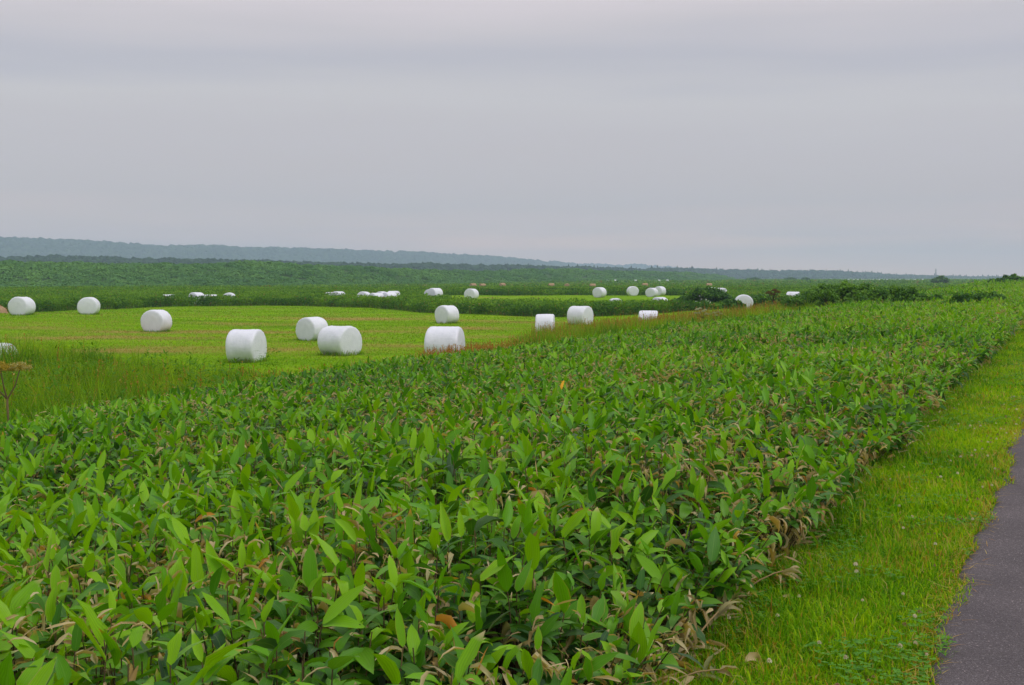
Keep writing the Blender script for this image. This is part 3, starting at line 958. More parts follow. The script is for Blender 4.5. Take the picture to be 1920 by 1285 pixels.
# ------------------------------------------------------------------ scrub bank, forest and hills
def ridge(pxs, d_base, d_top, ytop, nx, ny, bump, bscale, seed, back=1.6):
    """Surface rising from the plain at d_base to a crest at d_top whose outline follows ytop."""
    P = np.linspace(pxs[0], pxs[-1], nx)
    db, dt = np.interp(P, pxs, d_base), np.interp(P, pxs, d_top)
    yt = np.interp(P, pxs, ytop)
    a = (P - 960) / F
    crest = EYE + (520 - yt) / F * dt
    t = np.linspace(0, 1, ny)
    rows = []
    for tt in np.concatenate([t, [1.25, back]]):
        d = db + (dt - db) * tt
        z0 = H(a * db, db) - .3
        s = tt * tt * (3 - 2 * tt) if tt <= 1 else 1 - (tt - 1) / (back - 1) * .6
        x, y = a * d, d
        z = z0 + (crest - z0) * s
        nz = (fnoise(x, y, bscale, seed, 3) - .5) * bump * min(1, tt * 3) * min(1, max(.35, 1.5 - tt))
        rows.append(np.stack([x, y, z + nz], -1))
    V = np.stack(rows, 0)
    m = len(rows)
    i, j = np.meshgrid(np.arange(m - 1), np.arange(nx - 1), indexing='ij')
    Q = np.stack([i * nx + j, i * nx + j + 1, (i + 1) * nx + j + 1, (i + 1) * nx + j], -1).reshape(-1, 4)
    return V, Q


def on_grid(V, n, lo=0, hi=None, r=rng):
    m, nx = V.shape[:2]
    hi = hi or m - 1
    fi = lo + (hi - lo - 1e-3) * r.random(n)
    fj = (nx - 1.001) * r.random(n)
    i, j = fi.astype(int), fj.astype(int)
    a, b = (fi - i)[:, None], (fj - j)[:, None]
    return V[i, j] * (1 - a) * (1 - b) + V[i + 1, j] * a * (1 - b) + V[i, j + 1] * (1 - a) * b + V[i + 1, j + 1] * a * b


# the scrub-covered bank
bx = [-260, 0, 130, 270, 400, 480, 600, 680, 760, 890, 1010, 1110, 1235, 1290, 1345, 1372]
bt = [496.5, 496, 497.5, 501, 499, 496.5, 502, 505.5, 509, 512.5, 509, 509, 513.5, 513, 518, 523.5]
bd = [235, 240, 248, 258, 268, 275, 292, 306, 330, 380, 430, 490, 580, 630, 690, 720]
V, Q = ridge(bx, bd, np.array(bd) * 1.2 + 15, bt, 420, 26, 2.2, 16, 141)
link('bank_hill', make_mesh('bank_hill', V.reshape(-1, 3), [Q], M_bank))['kind'] = 'structure'
g = Geo()
c = on_grid(V, 5200, 0, 26)
rr = (.9 + 1.2 * rng.random(len(c)) ** 1.5) * (.6 + .5 * np.clip(c[:, 1] / 450, 0, 1.5))
tone = .60 + .7 * (fnoise(c[:, 0] + c[:, 1] * .6, c[:, 1] * .5, 13, 143, 2) - .5) + .11 * rng.normal(size=len(c))
for j in range(60):
    d = rng.normal(size=(len(c), 3))
    d /= np.linalg.norm(d, axis=1)[:, None]
    d[:, 2] = np.abs(d[:, 2])
    chips(g, c + d * rr[:, None] * np.array([1, 1, .62]) * (.75 + .3 * rng.random((len(c), 1))), rr * (.26 + .24 * rng.random(len(c))), T(tone + .08 * rng.normal(size=len(c))), d + np.array([0, 0, .5]), asp=.7, tilt=.45)
tag(link('bank_scrub', g.mesh('bank_scrub', M_scrub)), 'dense low scrub covering the long bank beyond the fields', 'scrub', kind='stuff')

# forest belts behind the bank
def conifers(g, c, h, tone):
    n = len(c)
    az0 = rng.random(n) * 6.28
    for lev in range(4):
        z0, z1 = h * (.12 + .20 * lev), h * (.50 + .17 * lev)
        r = h * (.24 - .045 * lev) * (.8 + .4 * rng.random(n))
        k = 6
        an = az0[:, None] + lev + np.arange(k)[None] * 2 * PI / k
        rj = r[:, None] * (.7 + .6 * rng.random((n, k)))
        ring = c[:, None] + np.stack([np.cos(an) * rj, np.sin(an) * rj, z0[:, None] + h[:, None] * .06 * rng.normal(size=(n, k))], -1)
        apex = c + np.stack([h * .02 * rng.normal(size=n), h * .02 * rng.normal(size=n), z1], -1)
        Vv = np.concatenate([ring, apex[:, None]], 1)
        b = (np.arange(n) * (k + 1))[:, None, None]
        f = np.stack([np.arange(k), (np.arange(k) + 1) % k, np.full(k, k)], -1)[None]
        g.add(Vv, [(b + f).reshape(-1, 3)], np.broadcast_to(T(tone)[:, None], (n, k + 1, 4)))


def crowns(g, c, r, tone, sq=.8):
    """Lumpy broadleaf crowns for far woods."""
    n = len(c)
    phi = (1 + 5 ** .5) / 2
    iv = np.array([(-1, phi, 0), (1, phi, 0), (-1, -phi, 0), (1, -phi, 0), (0, -1, phi), (0, 1, phi), (0, -1, -phi), (0, 1, -phi), (phi, 0, -1), (phi, 0, 1), (-phi, 0, -1), (-phi, 0, 1)]) / math.sqrt(1 + phi * phi)
    fc = np.array([(0, 11, 5), (0, 5, 1), (0, 1, 7), (0, 7, 10), (0, 10, 11), (1, 5, 9), (5, 11, 4), (11, 10, 2), (10, 7, 6), (7, 1, 8), (3, 9, 4), (3, 4, 2), (3, 2, 6), (3, 6, 8), (3, 8, 9), (4, 9, 5), (2, 4, 11), (6, 2, 10), (8, 6, 7), (9, 8, 1)])
    Vv = c[:, None] + iv[None] * r[:, None, None] * (.7 + .6 * rng.random((n, 12, 1))) * np.array([1, 1, sq])
    b = (np.arange(n) * 12)[:, None, None]
    g.add(Vv, [(b + fc[None]).reshape(-1, 3)], np.broadcast_to(T(tone)[:, None], (n, 12, 4)))


fx = [-260, 0, 130, 270, 380, 480, 600, 730, 800, 900, 1020, 1110, 1200, 1268, 1360, 1440, 1560, 1620, 1680, 1750, 1830, 1920, 2150]
ft = [484, 483, 481, 487, 487, 490, 494, 497, 495, 498, 500, 502, 504.5, 503.5, 506, 507.5, 508, 511, 515.5, 517, 520, 521, 521]
fd = [900, 900, 900, 900, 900, 900, 920, 950, 980, 1000, 1050, 1150, 1300, 1500, 1700, 1800, 1950, 2000, 2100, 2200, 2300, 2300, 2300]
V, Q = ridge(fx, np.array(fd) * .93, fd, np.array(ft) + 7 * 950 / np.array(fd), 500, 10, 2.0, 60, 151)
link('forest_hill', make_mesh('forest_hill', V.reshape(-1, 3), [Q], M_hill))['kind'] = 'structure'
g = Geo()
c = on_grid(V, 1100, 1, 11)
hh = (3.5 + 4.0 * rng.random(len(c)) ** 1.4)
conifers(g, c - np.array([0, 0, .8]), hh * np.clip(c[:, 1] / 1100, .85, 1.25), .35 + .25 * rng.normal(size=len(c)))
c = on_grid(V, 6000, 1, 11)
crowns(g, c + np.array([0, 0, 1.8]), 2.2 + 2.0 * rng.random(len(c)), .6 + .25 * rng.normal(size=len(c)))
tag(link('forest', g.mesh('forest', M_conifer, False)), 'dark belt of mixed conifer forest behind the scrub bank', 'forest', kind='stuff')

hx = [-260, 0, 30, 100, 145, 200, 250, 300, 400, 480, 600, 700, 780, 850, 880, 935, 1000, 1050, 1085, 1120, 1160, 1200, 1235, 1290, 1400]
ht = [446, 449, 447.5, 451, 451, 455, 460, 464, 462, 466, 469, 474, 475, 481, 482, 485, 491, 494, 498, 498, 501, 499, 502, 506, 512]
hd = np.interp(hx, [0, 600, 1000, 1100, 1300], [2500, 2800, 3200, 4100, 4500])
V, Q = ridge(hx, hd * .8, hd, np.array(ht) + 3, 520, 40, 12.0, 160, 161)
link('hills', make_mesh('hills', V.reshape(-1, 3), [Q], M_hill))['kind'] = 'structure'
g = Geo()
c = on_grid(V, 15000, 3, 41)
sz = c[:, 1] / 2600
crowns(g, c + np.array([0, 0, 1.0]), (4.5 + 6.5 * rng.random(len(c)) ** 1.6) * sz, .45 + .5 * (fnoise(c[:, 0], c[:, 1], 120, 165, 2) - .5) + .25 * rng.normal(size=len(c)), .8)
tag(link('hill_forest', g.mesh('hill_forest', M_hillwood, False)), 'hazy blue green woods covering the farthest hills', 'forest', kind='stuff')

# ------------------------------------------------------------------ white wrapped bales
def bale_mesh(seed, R=0.6, L=1.25, rough=True):
    r = np.random.default_rng(seed)
    hl = L / 2
    prof = [(-hl - .020, 0.0), (-hl - .022, R * .3), (-hl - .012, R * .55), (-hl + .002, R * .80), (-hl + .014, R * .905), (-hl + .045, R * .965), (-hl + .10, R * .997)]
    prof += [(q, R * 1.0) for q in np.linspace(-hl + .22, hl - .22, 9)]
    prof += [(-a, b) for a, b in prof[:7][::-1]]
    n = 56
    an = np.arange(n) * 2 * PI / n
    X, rad = np.array([p[0] for p in prof]), np.array([p[1] for p in prof])
    A, Xg = np.meshgrid(an, X)
    Rg = np.repeat(rad[:, None], n, 1)
    # uneven packing: low-frequency bulges, film bands and pleats at the shoulders
    bul = sum(a * np.sin(k * A + p + Xg * q) for k, a, p, q in ((2, .012, r.random() * 6, 1.2), (3, .010, r.random() * 6, -2), (5, .006, r.random() * 6, 3), (7, .004, r.random() * 6, -4)))
    bul = bul + .006 * np.sin(Xg * 26 + r.random() * 6 + .8 * np.sin(A)) + .010 * np.sin(Xg * 4.5 + r.random() * 6)
    edge = np.exp(-((np.abs(Xg) - hl + .05) / .09) ** 2)
    bul = bul + edge * (.016 * np.sin(17 * A + r.random() * 6) * np.clip(np.sin(2 * A + r.random() * 6), 0, 1) + .010 * np.sin(29 * A + 2)) - .035 * np.exp(-((A - r.random() * 6) / .35) ** 2 - ((Xg - r.normal() * .3) / .16) ** 2) - .03 * np.exp(-((A - r.random() * 6) / .22) ** 2 - ((Xg - r.normal() * .3) / .12) ** 2)
    bul = bul * sstep(.35, 1.0, Rg / R)
    Rg = Rg * (1 + bul)
    Y, Z = Rg * np.cos(A), Rg * np.sin(A)
    Xo = Xg + np.sign(Xg) * .014 * np.sin(2 * A + r.random() * 6) * np.clip(Rg / R, 0, 1) ** 2 * (np.abs(Xg) > hl - .2)
    Z = np.where(Z > 0, Z * .96, Z)
    Y = Y * 1.04
    flat = -.88 * R
    Z = np.where(Z < flat, flat + (Z - flat) * .10, Z)            # it settles flat on the ground
    sag = np.clip(-Z / R, 0, 1)
    Y = Y * (1 + .05 * sag)
    V = np.stack([Xo, Y, Z], -1).reshape(-1, 3)
    V[:, 2] -= V[:, 2].min()
    m = len(prof)
    i, j = np.meshgrid(np.arange(m - 1), np.arange(n), indexing='ij')
    j2 = (j + 1) % n
    Q = np.stack([i * n + j, i * n + j2, (i + 1) * n + j2, (i + 1) * n + j], -1).reshape(-1, 4)[:, ::-1]
    return make_mesh('bale', V, [Q], M_film)


def film_tail_mesh(R, L, side):
    """A loose flap of film hanging at the foot of a bale end."""
    n, m = 16, 5
    V = []
    for j in range(m):
        for i in range(n):
            a = -PI / 2 + (i / (n - 1) - .5) * 1.7
            rr = R * (1.005 - .05 * j + .012 * math.sin(i * 1.9 + j))
            zz = max(rr * math.sin(a), -.93 * R)
            V.append((side * (L / 2 + .03 + .012 * math.sin(i * 2.3 + j * 1.7)), rr * math.cos(a) * .95, zz + .90 * R))
    Q = [(j * n + i, j * n + i + 1, (j + 1) * n + i + 1, (j + 1) * n + i) for j in range(m - 1) for i in range(n - 1)]
    return make_mesh('film_tail', np.array(V), [np.array(Q)], M_film)


bale_variants = {}


def solve_depth(px, ytop, D, dmin=20, dmax=420):
    d = np.linspace(dmin, dmax, 8000)
    r = ray(px, ytop)
    z = EYE + r[2] * d
    k = np.where(z <= H(r[0] * d, d) + D)[0]
    return float(d[k[0]]) if len(k) else dmax


BG = 'white wrapped round bales on the hay fields'


def bale(px, ytop, D, ang, label, L=1.25, d=None, seed=0, group=BG, tail=None):
    d0 = d
    if d is None: d = solve_depth(px, ytop, D)
    x, y = (px - 960) / F * d, d
    z_ = float(H(x, y)) - .015
    if d0 is not None and d > 100: z_ = min(max(EYE + ray(px, ytop)[2] * d - D * .985, z_ - .6), z_ + .3)
    key = (seed % 6)
    if key not in bale_variants:
        bale_variants[key] = bale_mesh(500 + key)
    # near end's outward normal: ang=0 faces the camera, + turns it to the right
    to_cam = math.atan2(-y, -x)
    o = link('hay_bale', bale_variants[key], None, (x, y, z_), to_cam + R_(ang))
    s = D / 1.125
    o.scale = (L / 1.29, s, s)
    tag(o, label, 'bale', group)
    if tail is not None:
        link('film_tail', film_tail_mesh(.6, 1.25, tail), o)
    print('bale %4d d=%.1f  px height %.1f width~%.1f' % (px, d, D * F / d, (abs(math.sin(R_(ang))) * L + abs(math.cos(R_(ang))) * D) * F / d))
    return o


bale(41, 556, 1.27, -29, 'white wrapped bale at the left edge of the mown field beside the brown heap', seed=0, L=1.2)
bale(167, 557, 1.22, -12, 'white wrapped bale alone against dark weeds at the upper left of the field', seed=1)
bale(293, 580, 1.22, -30, 'white wrapped bale alone on bare tan ground in the left half of the mown field', seed=2, L=1.05)
bale(-20, 642, 1.1, -60, 'white wrapped bale cut by the left edge and mostly sunk in tall grass', seed=3)
bale(461, 616, 1.2, 66, 'large white wrapped bale lying side on in grass, left of the touching pair', seed=4, L=1.08)
bale(585, 594, 1.14, -41, 'rear one of the two nearly touching white bales, its flat end turned to the left', seed=5, L=1.08)
bale(637, 610, 1.16, 44, 'front one of the two nearly touching white bales, its flat end turned to the right', seed=0, L=1.3)
bale(834, 618, 1.22, 76, 'white wrapped bale lying side on behind rust red sorrel at the bamboo edge', seed=1, L=1.24, d=40.5)
bale(838, 572, 1.2, -47, 'white wrapped bale with a loose film band at its foot, near the dark weed strip', seed=2, L=1.05, tail=1)
bale(1022, 588, 1.18, 86, 'narrow white wrapped bale seen square on, half in brownish grass', seed=3, L=.98)
bale(1088, 573, 1.24, 58, 'white wrapped bale in red grass with a dented right end, larger than its square neighbour', seed=4, L=1.25)
bale(1216, 582, 1.2, 87, 'low white wrapped bale seen square on, with a green bamboo sprig before it', seed=5, L=1.05)
bale(884, 541, 1.28, -24, 'white bale alone above the weed strip, beyond the bale with the loose film band', seed=0)
bale(816, 540.5, 1.22, -48, 'front one of two overlapping white bales half hidden in weeds at mid distance', seed=1, d=124)
bale(808, 543, 1.2, -40, 'rear one of two overlapping white bales half hidden in weeds at mid distance', seed=2, d=131, L=1.1)
bale(683, 547, 1.2, -20, 'leftmost of the five white bales huddled in the weeds', seed=3, d=119)
bale(706, 549.5, 1.2, -55, 'low white bale second from left among the five huddled in weeds', seed=4, d=117)
bale(716, 547, 1.2, -30, 'white bale peeping over the middle of the five huddled in the weeds', seed=5, d=127)
bale(730, 548.3, 1.2, -55, 'front right one of the five white bales huddled in the weeds', seed=0, d=118)
bale(738, 546, 1.2, 70, 'rear right one of the five white bales huddled in the weeds, seen side on', seed=1, d=124)
bale(317, 552.5, 1.2, 80, 'thin sliver of a white bale above the weeds, leftmost of the far left four', seed=2, d=118)
bale(369, 548.5, 1.2, -40, 'tallest showing white bale of the far left four in the weeds', seed=3, d=113)
bale(396, 552.6, 1.2, 85, 'thin sliver of a white bale between two rounder ones in the weeds', seed=4, d=119)
bale(430, 549.3, 1.2, -10, 'rounded white bale top, rightmost of the far left four in the weeds', seed=5, d=116)
bale(635, 546.7, 1.2, -40, 'small white bale top alone left of the five huddled bales', seed=0, d=128)
bale(621, 548.2, 1.2, 80, 'barely visible speck of a white bale left of the small lone bale top', seed=1, d=131)
bale(1124, 539, 1.28, -30, 'white wrapped bale on the second mown field with its end turned left', seed=2, d=141)
bale(1186, 537, 1.28, 16, 'white wrapped bale facing the viewer on the second mown field, left of the pair', seed=3, d=152)
bale(1222, 540, 1.2, -24, 'front one of the white bale pair on the second mown field', seed=4, d=146)
bale(1237, 537.5, 1.24, -30, 'rear one of the white bale pair on the second mown field', seed=5, d=156)
bale(1154, 559.5, 1.2, 12, 'white bale top showing over the weed strip below the second mown field', seed=0, d=106)
bale(1237, 557.5, 1.2, -30, 'white bale top under the pair, showing over the weed strip', seed=1, d=103)
bale(1394, 551, 1.12, 8, 'round white bale end half covered by the right side of the dark bush', seed=2, L=1.0, d=82)
bale(1335, 539, 1.2, -20, 'left one of two white bale bits peeping over the dark bush', seed=3, d=150)
bale(1351, 540, 1.2, 30, 'right one of two white bale bits peeping over the dark bush', seed=4, d=144)
bale(1487, 547.5, 1.2, 80, 'white bale behind leaves left of the wide green bush', seed=5, d=122, L=1.35)
bale(1517, 549.5, 1.2, 60, 'white bale corner mostly behind the wide green bush', seed=0, d=124)

g = Geo()
for o in [o for o in COL.objects if o.name.startswith('hay_bale') and o.location.y < 95]:
    n = 420
    a = rng.random(n) * 6.28
    hx, hy = o.scale[0] * .66, o.scale[1] * .52
    q = np.maximum(np.abs(np.cos(a)) / hx, np.abs(np.sin(a)) / hy)
    rr = 1 / q + .16 * rng.random(n) - .05
    lx, ly = np.cos(a) * rr, np.sin(a) * rr
    cz_, sz_ = math.cos(o.rotation_euler.z), math.sin(o.rotation_euler.z)
    x, y = o.location.x + lx * cz_ - ly * sz_, o.location.y + lx * sz_ + ly * cz_
    near = o.location.y < 46
    blades(g, xyz(x, y), rng.random(n) * 6.28, .1 + .5 * rng.random(n), (.07 + .14 * rng.random(n)) * (1.5 if near else 1), .012 + .01 * rng.random(n), T(.35 + .3 * rng.normal(size=n), np.where(rng.random(n) < .12, .8, 0)), .5)
tag(link('grass_fringe', g.mesh('grass_fringe', M_mown)), 'longer grass left standing round the feet of the white bales', 'grass', kind='stuff')

far_white = bale_mesh(900, .6, 1.25)
for px, py in ((1579, 525.5), (1590, 525), (1600, 525.2), (1607, 525), (1615.5, 525), (1619, 525), (1623, 525), (1626, 525), (1632, 525.2), (1636, 526), (1643, 525.5), (1647, 525.8),
               (1657, 525.3), (1662, 525.5), (1669, 525.5), (1673, 525.2), (1678, 525.5), (1687, 525.6), (1697, 525.6), (1702, 525.6), (1710, 525.5), (1715, 525.6), (1719, 525.6), (1724, 525.7), (1729, 525.7)):
    d = 700 + 40 * rng.random()
    x = (px - 960) / F * d
    o = link('hay_bale', far_white, None, (x, d, float(H(x, d)) + .25), rng.random() * 3)
    tag(o, 'tiny white speck of a bale in the long far row below the hazy hill', 'bale', 'far row of white bales')
    o.scale = (.9, .9, .9)

me_hay = bale_mesh(901, .6, 1.25)
me_hay.materials[0] = M_hay
HG = 'unwrapped tan hay bales on the far meadow'
for px, lab in ((887, 'leftmost of the tan hay bales on the far meadow above the lone white bale'), (904.5, 'second tan hay bale from the left on the far meadow'), (942, 'third tan hay bale from the left, apart on the far meadow'),
                (1034, 'rounded brown hay bale in the middle of the far meadow'), (1063, 'brown hay bale right of the rounded middle one on the far meadow'), (1111, 'brown hay bale above the lone field bale with its end turned left'),
                (1209, 'brown hay bale on the far meadow above the white pair'), (1329, 'tan hay bale on the far meadow above the dark bush')):
    d = 245 + 25 * rng.random()
    x = (px - 960) / F * d
    o = link('hay_bale', me_hay, None, (x, d, float(H(x, d)) + .05), rng.choice([.1, 1.5, .6]))
    tag(o, lab, 'bale', HG)
for px in (1085, 1096.5, 1139, 1154, 1191, 1235, 1251):
    d = 520 + 30 * rng.random()
    x = (px - 960) / F * d
    o = link('hay_bale', far_white, None, (x, d, float(H(x, d)) + .2), rng.random() * .4)
    tag(o, 'pale dot of a bale on the far meadow below the scrub bank', 'bale', 'pale bales on the far meadow')

# brown heap at the left edge behind the first bale
def heap(name, px, d, rx, ry, h, seed, mat, label, cat, straw=260, tintd=.9):
    r = np.random.default_rng(seed)
    x0, y0 = (px - 960) / F * d, d
    n, m = 28, 9
    V = []
    for j in range(m):
        ph = j / (m - 1) * PI / 2
        for i in range(n):
            a = i / n * 2 * PI
            k = 1 + .14 * math.sin(3 * a + seed) + .1 * math.sin(5 * a + 2 * seed) + .06 * r.normal()
            V.append((rx * math.cos(ph) * math.cos(a) * k, ry * math.cos(ph) * math.sin(a) * k, h * math.sin(ph) * (1 + .05 * r.normal())))
    V = np.array(V)
    Q = [(j * n + i, j * n + (i + 1) % n, (j + 1) * n + (i + 1) % n, (j + 1) * n + i) for j in range(m - 1) for i in range(n)]
    z0 = float(H(x0, y0))
    o = link(name, make_mesh(name, V, [np.array(Q)], mat), None, (x0, y0, z0 - .03))
    tag(o, label, cat)
    g = Geo()
    k = r.integers(0, len(V), straw)
    P = V[k] * 1.0
    leaves(g, P, r.random(straw) * 6.28, R_(50) * r.random(straw) - .2, R_(110) * r.random(straw), .10 + .18 * r.random(straw) * min(1, h * 2), .012 + .02 * r.random(straw), .6, r.normal(size=straw), r.normal(size=straw), T(.2 * r.random(straw), tintd, 0), LT4)
    link('dry_stalks', g.mesh('dry_stalks', M_tall), o)['kind'] = 'stuff'
    return o


heap('hay_heap', -3, 84, .66, .7, .66, 3, M_hay, 'rounded reddish brown heap of hay at the left edge behind the leftmost bale', 'hay heap')
heap('dead_plant_clump', 531, 24.6, .20, .2, .36, 5, M_hay, 'brown withered clump of dock standing at the back edge of the bamboo', 'dead plant', 200)
heap('dead_plant_clump', 500, 25.2, .24, .2, .20, 8, M_hay, 'low brown withered clump left of the taller one behind the bamboo', 'dead plant', 150)

# ------------------------------------------------------------------ bushes
def bush(px, d, w, h, label, tone0, lobes, seed, name='bush', dep=.7, leaf=.16, n=4200, base=0.0, cat='bush', group=None, ytop=None):
    """A shrub: stems with limbs, and a crown of leaf clumps on and inside several lobes."""
    r = np.random.default_rng(seed)
    x0 = (px - 960) / F * d
    z0 = float(H(x0, d)) + base
    if ytop is not None: h = max(.8, EYE + ray(px, ytop)[2] * d - z0)
    e = bpy.data.objects.new(name, None)
    COL.objects.link(e)
    e.location = (x0, d, z0)
    e.empty_display_size = .2
    tag(e, label, cat, group)
    g, gs = Geo(), Geo()
    for lx, lz, lr in lobes:
        c = np.array([lx * w / 2, (r.random() - .5) * w * dep * .5, lz * h])
        rad = np.array([lr * w / 2, lr * w / 2 * dep, lr * h * .75])
        tube_path(gs, [np.array([lx * w * .2, c[1] * .3, -.1]), np.array([lx * w * .33, c[1] * .7, c[2] * .5]), c], [.035 * h / 2, .024 * h / 2, .012 * h / 2], T(np.array([r.random()]))[0], 5)
        for _ in range(5):
            q = c + r.normal(size=3) * rad * .5
            tube_path(gs, [c * .8, (c * .8 + q) / 2 + r.normal(size=3) * .05, q], [.014 * h / 2, .01 * h / 2, .005 * h / 2], T(np.array([r.random()]))[0], 4)
        ncl = max(10, int(26 * lr * 2))
        for _ in range(ncl):
            dv = r.normal(size=3)
            dv /= np.linalg.norm(dv)
            dv[2] = abs(dv[2]) * 1.0 - .25
            cc = c + dv * rad * (.72 + .38 * r.random())
            cr = (.13 + .16 * r.random()) * min(w, h * 1.6) * .5
            m = max(14, int(n / len(lobes) / ncl))
            dd = r.normal(size=(m, 3))
            dd /= np.linalg.norm(dd, axis=1)[:, None]
            P = cc + dd * cr * (.35 + .65 * r.random((m, 1))) * np.array([1, 1, .75])
            k = P[:, 2] > .02
            P, dd = P[k], dd[k]
            tn = tone0 + .22 * r.normal() + .16 * r.normal(size=len(P))
            chips(g, P, leaf * (.6 + .8 * r.random(len(P))), T(tn), dd * .6 + np.array([0, 0, .5]), asp=.55, tilt=.8)
    zs = np.concatenate(g.V)[:, 2]
    kz = h / np.percentile(zs, 99.3)
    for L_ in g.V + gs.V: L_[:, 2] *= kz
    link('crown', g.mesh('crown', M_bush), e)
    link('trunk', gs.mesh('trunk', M_bark), e)
    return e


bush(1318, 97, 4.7, 2.05, 'dark green rounded bush in front of the two white bale bits', .42, [(-.75, .28, .30), (-.4, .45, .38), (-.05, .62, .42), (.3, .62, .40), (.62, .48, .36), (.1, .3, .5)], 1, n=7000, leaf=.2, ytop=540)
bush(1375, 76.5, 1.7, .78, 'dark low bush overlapping the round white bale end', .36, [(-.4, .5, .5), (.2, .45, .5), (.55, .35, .4)], 2, n=3000, leaf=.2, ytop=562)
bush(1440, 86, 3.4, 1.5, 'mid green low bush left of the bale behind leaves', .5, [(-.6, .35, .36), (-.2, .5, .42), (.25, .5, .42), (.65, .35, .36)], 3, n=4500, leaf=.2, ytop=552)
bush(1502, 66, 2.2, 1.35, 'small green bush against the left flank of the wide bush', .46, [(-.5, .4, .42), (.1, .5, .5), (.55, .4, .4)], 13, n=3200, leaf=.18, ytop=551)
bush(1580, 60, 5.2, 2.15, 'widest mid green bush with a lumpy top in the right distance', .68, [(-.78, .35, .26), (-.5, .52, .30), (-.2, .66, .32), (.08, .70, .32), (.36, .68, .30), (.62, .5, .30), (.85, .3, .24), (0, .35, .5)], 4, n=9500, leaf=.15, ytop=533)
bush(1694, 52, 1.5, 2.0, 'dark upright two headed bush right of the widest bush', .46, [(-.35, .68, .36), (.45, .62, .36), (-.1, .4, .5), (-.75, .3, .36), (.8, .3, .3)], 5, n=4200, leaf=.13, ytop=539)
bush(1806, 42, 1.9, 1.5, 'dark low spreading bush in the bamboo on the right', .44, [(-.6, .35, .36), (-.15, .52, .42), (.3, .55, .40), (.7, .35, .34)], 6, n=4200, leaf=.11, ytop=551)
bush(1898, 128, 2.6, 1.75, 'small dark tree like bush topping the rise at the right edge', .38, [(-.5, .72, .42), (.2, .8, .36), (.7, .6, .34)], 7, n=2600, leaf=.26, ytop=515)
bush(1868, 125, 2.4, 1.25, 'low dark bush just left of the tree like bush on the rise', .42, [(-.4, .5, .42), (.3, .6, .45)], 8, n=1800, leaf=.26, ytop=522)
bush(1763, 400, 6.6, 3.0, 'distant dome shaped green shrub mound right of the far bale row', .45, [(-.55, .3, .4), (0, .45, .6), (.55, .3, .4)], 9, n=2600, leaf=.7)
_yt = {1466: 556, 1422: 553, 1540: 545, 1640: 541, 1738: 553, 1852: 549, 1662: 538}
for px, d_, w_, h_, tn, lab in ((1466, 74, 2.6, 1.15, .6, 'low light green shrub between the brown umbel and the bale behind leaves'), (1422, 96, 3.2, 1.25, .5, 'low shrub right of the round bale end, merging with its neighbours'),
                                (1540, 72, 3.2, 1.45, .6, 'shrub filling the gap behind the left flank of the widest bush'), (1640, 57, 2.4, 1.5, .62, 'light green shrub at the right flank of the widest bush'),
                                (1738, 50, 1.9, 1.15, .55, 'low light shrub right of the dark two headed bush'), (1852, 46, 1.8, 1.2, .45, 'low shrub right of the dark spreading bush in the bamboo'),
                                (1662, 82, 3.6, 1.5, .5, 'distant green shrub seen over the widest bush and the two headed one')):
    bush(px, d_, w_, h_, lab, tn, [(-.7, .35, .32), (-.3, .5, .42), (.15, .55, .42), (.55, .42, .38), (.85, .28, .26)], px, n=3600, leaf=.15, ytop=_yt[px])
for px, w, lab in ((1412, 11, 'distant dark shrub mound below the hazy hill, widest of three'), (1481, 8, 'distant dark shrub speck, middle of three below the hazy hill'), (1510, 6, 'distant dark shrub speck, rightmost of three below the hazy hill')):
    bush(px, 720, w, 2.4, lab, .25, [(-.5, .35, .45), (.1, .45, .55), (.6, .3, .4)], int(px), n=900, leaf=1.2)

# ------------------------------------------------------------------ umbel plants
def umbel_plant(px, d, heads, label, stemtone, base=-.05, leafy=0, rad=.013):
    """heads: (dx, height, radius, tone) of each flat seed head."""
    x0 = (px - 960) / F * d
    z0 = float(H(x0, d))
    e = bpy.data.objects.new('umbel_plant', None)
    COL.objects.link(e)
    e.location = (x0, d, z0 + base)
    e.empty_display_size = .2
    tag(e, label, 'umbel plant')
    gs = Geo()
    hmax = max(h[1] for h in heads)
    node = np.array([.01, 0, hmax * .66])
    tube_path(gs, [(0, 0, 0), (.012, .01, hmax * .35), node], [rad, rad * .85, rad * .7], stemtone, 7)
    for dx, hz, rr, tone in heads:
        top = np.array([dx, rng.normal() * .05, hz - rr * .35])
        tube_path(gs, [node, node * .5 + top * .5 + np.array([dx * .12, 0, -.02]), top], [rad * .6, rad * .5, rad * .4], stemtone, 6)
        g = Geo()
        k = 26
        ph = np.arange(k) * 2.399
        rho = np.sqrt((np.arange(k) + .5) / k)
        tips = top + np.stack([rr * rho * np.cos(ph), rr * rho * np.sin(ph), rr * (.60 - .62 * rho ** 2) + rr * .07 * rng.normal(size=k)], -1)
        tubes(g, np.repeat(top[None], k, 0), tips, rad * .16, rad * .12, T(np.full(k, tone * .8)), n=3)
        for j in range(44):
            o = rng.normal(size=(k, 3)) * rr * .11 * np.array([1, 1, .9])
            chips(g, tips + o, .014 + rr * .05 * rng.random(k), T(tone + .08 * rng.normal(size=k)), asp=.7)
        link('umbel', g.mesh('umbel', M_umbel), e)
    link('stem', gs.mesh('stem', M_stem), e)
    if leafy:
        gl = Geo()
        P = np.array([.0, .0, .2]) + rng.normal(size=(leafy, 3)) * np.array([.16, .16, .2])
        leaves(gl, P, rng.random(leafy) * 6.28, R_(40) * rng.random(leafy), R_(60) * rng.random(leafy), .16, .08, .2, 0, 0, T(.3 * rng.random(leafy)), LT4)
        link('foliage', gl.mesh('foliage', M_bush), e)
    return e


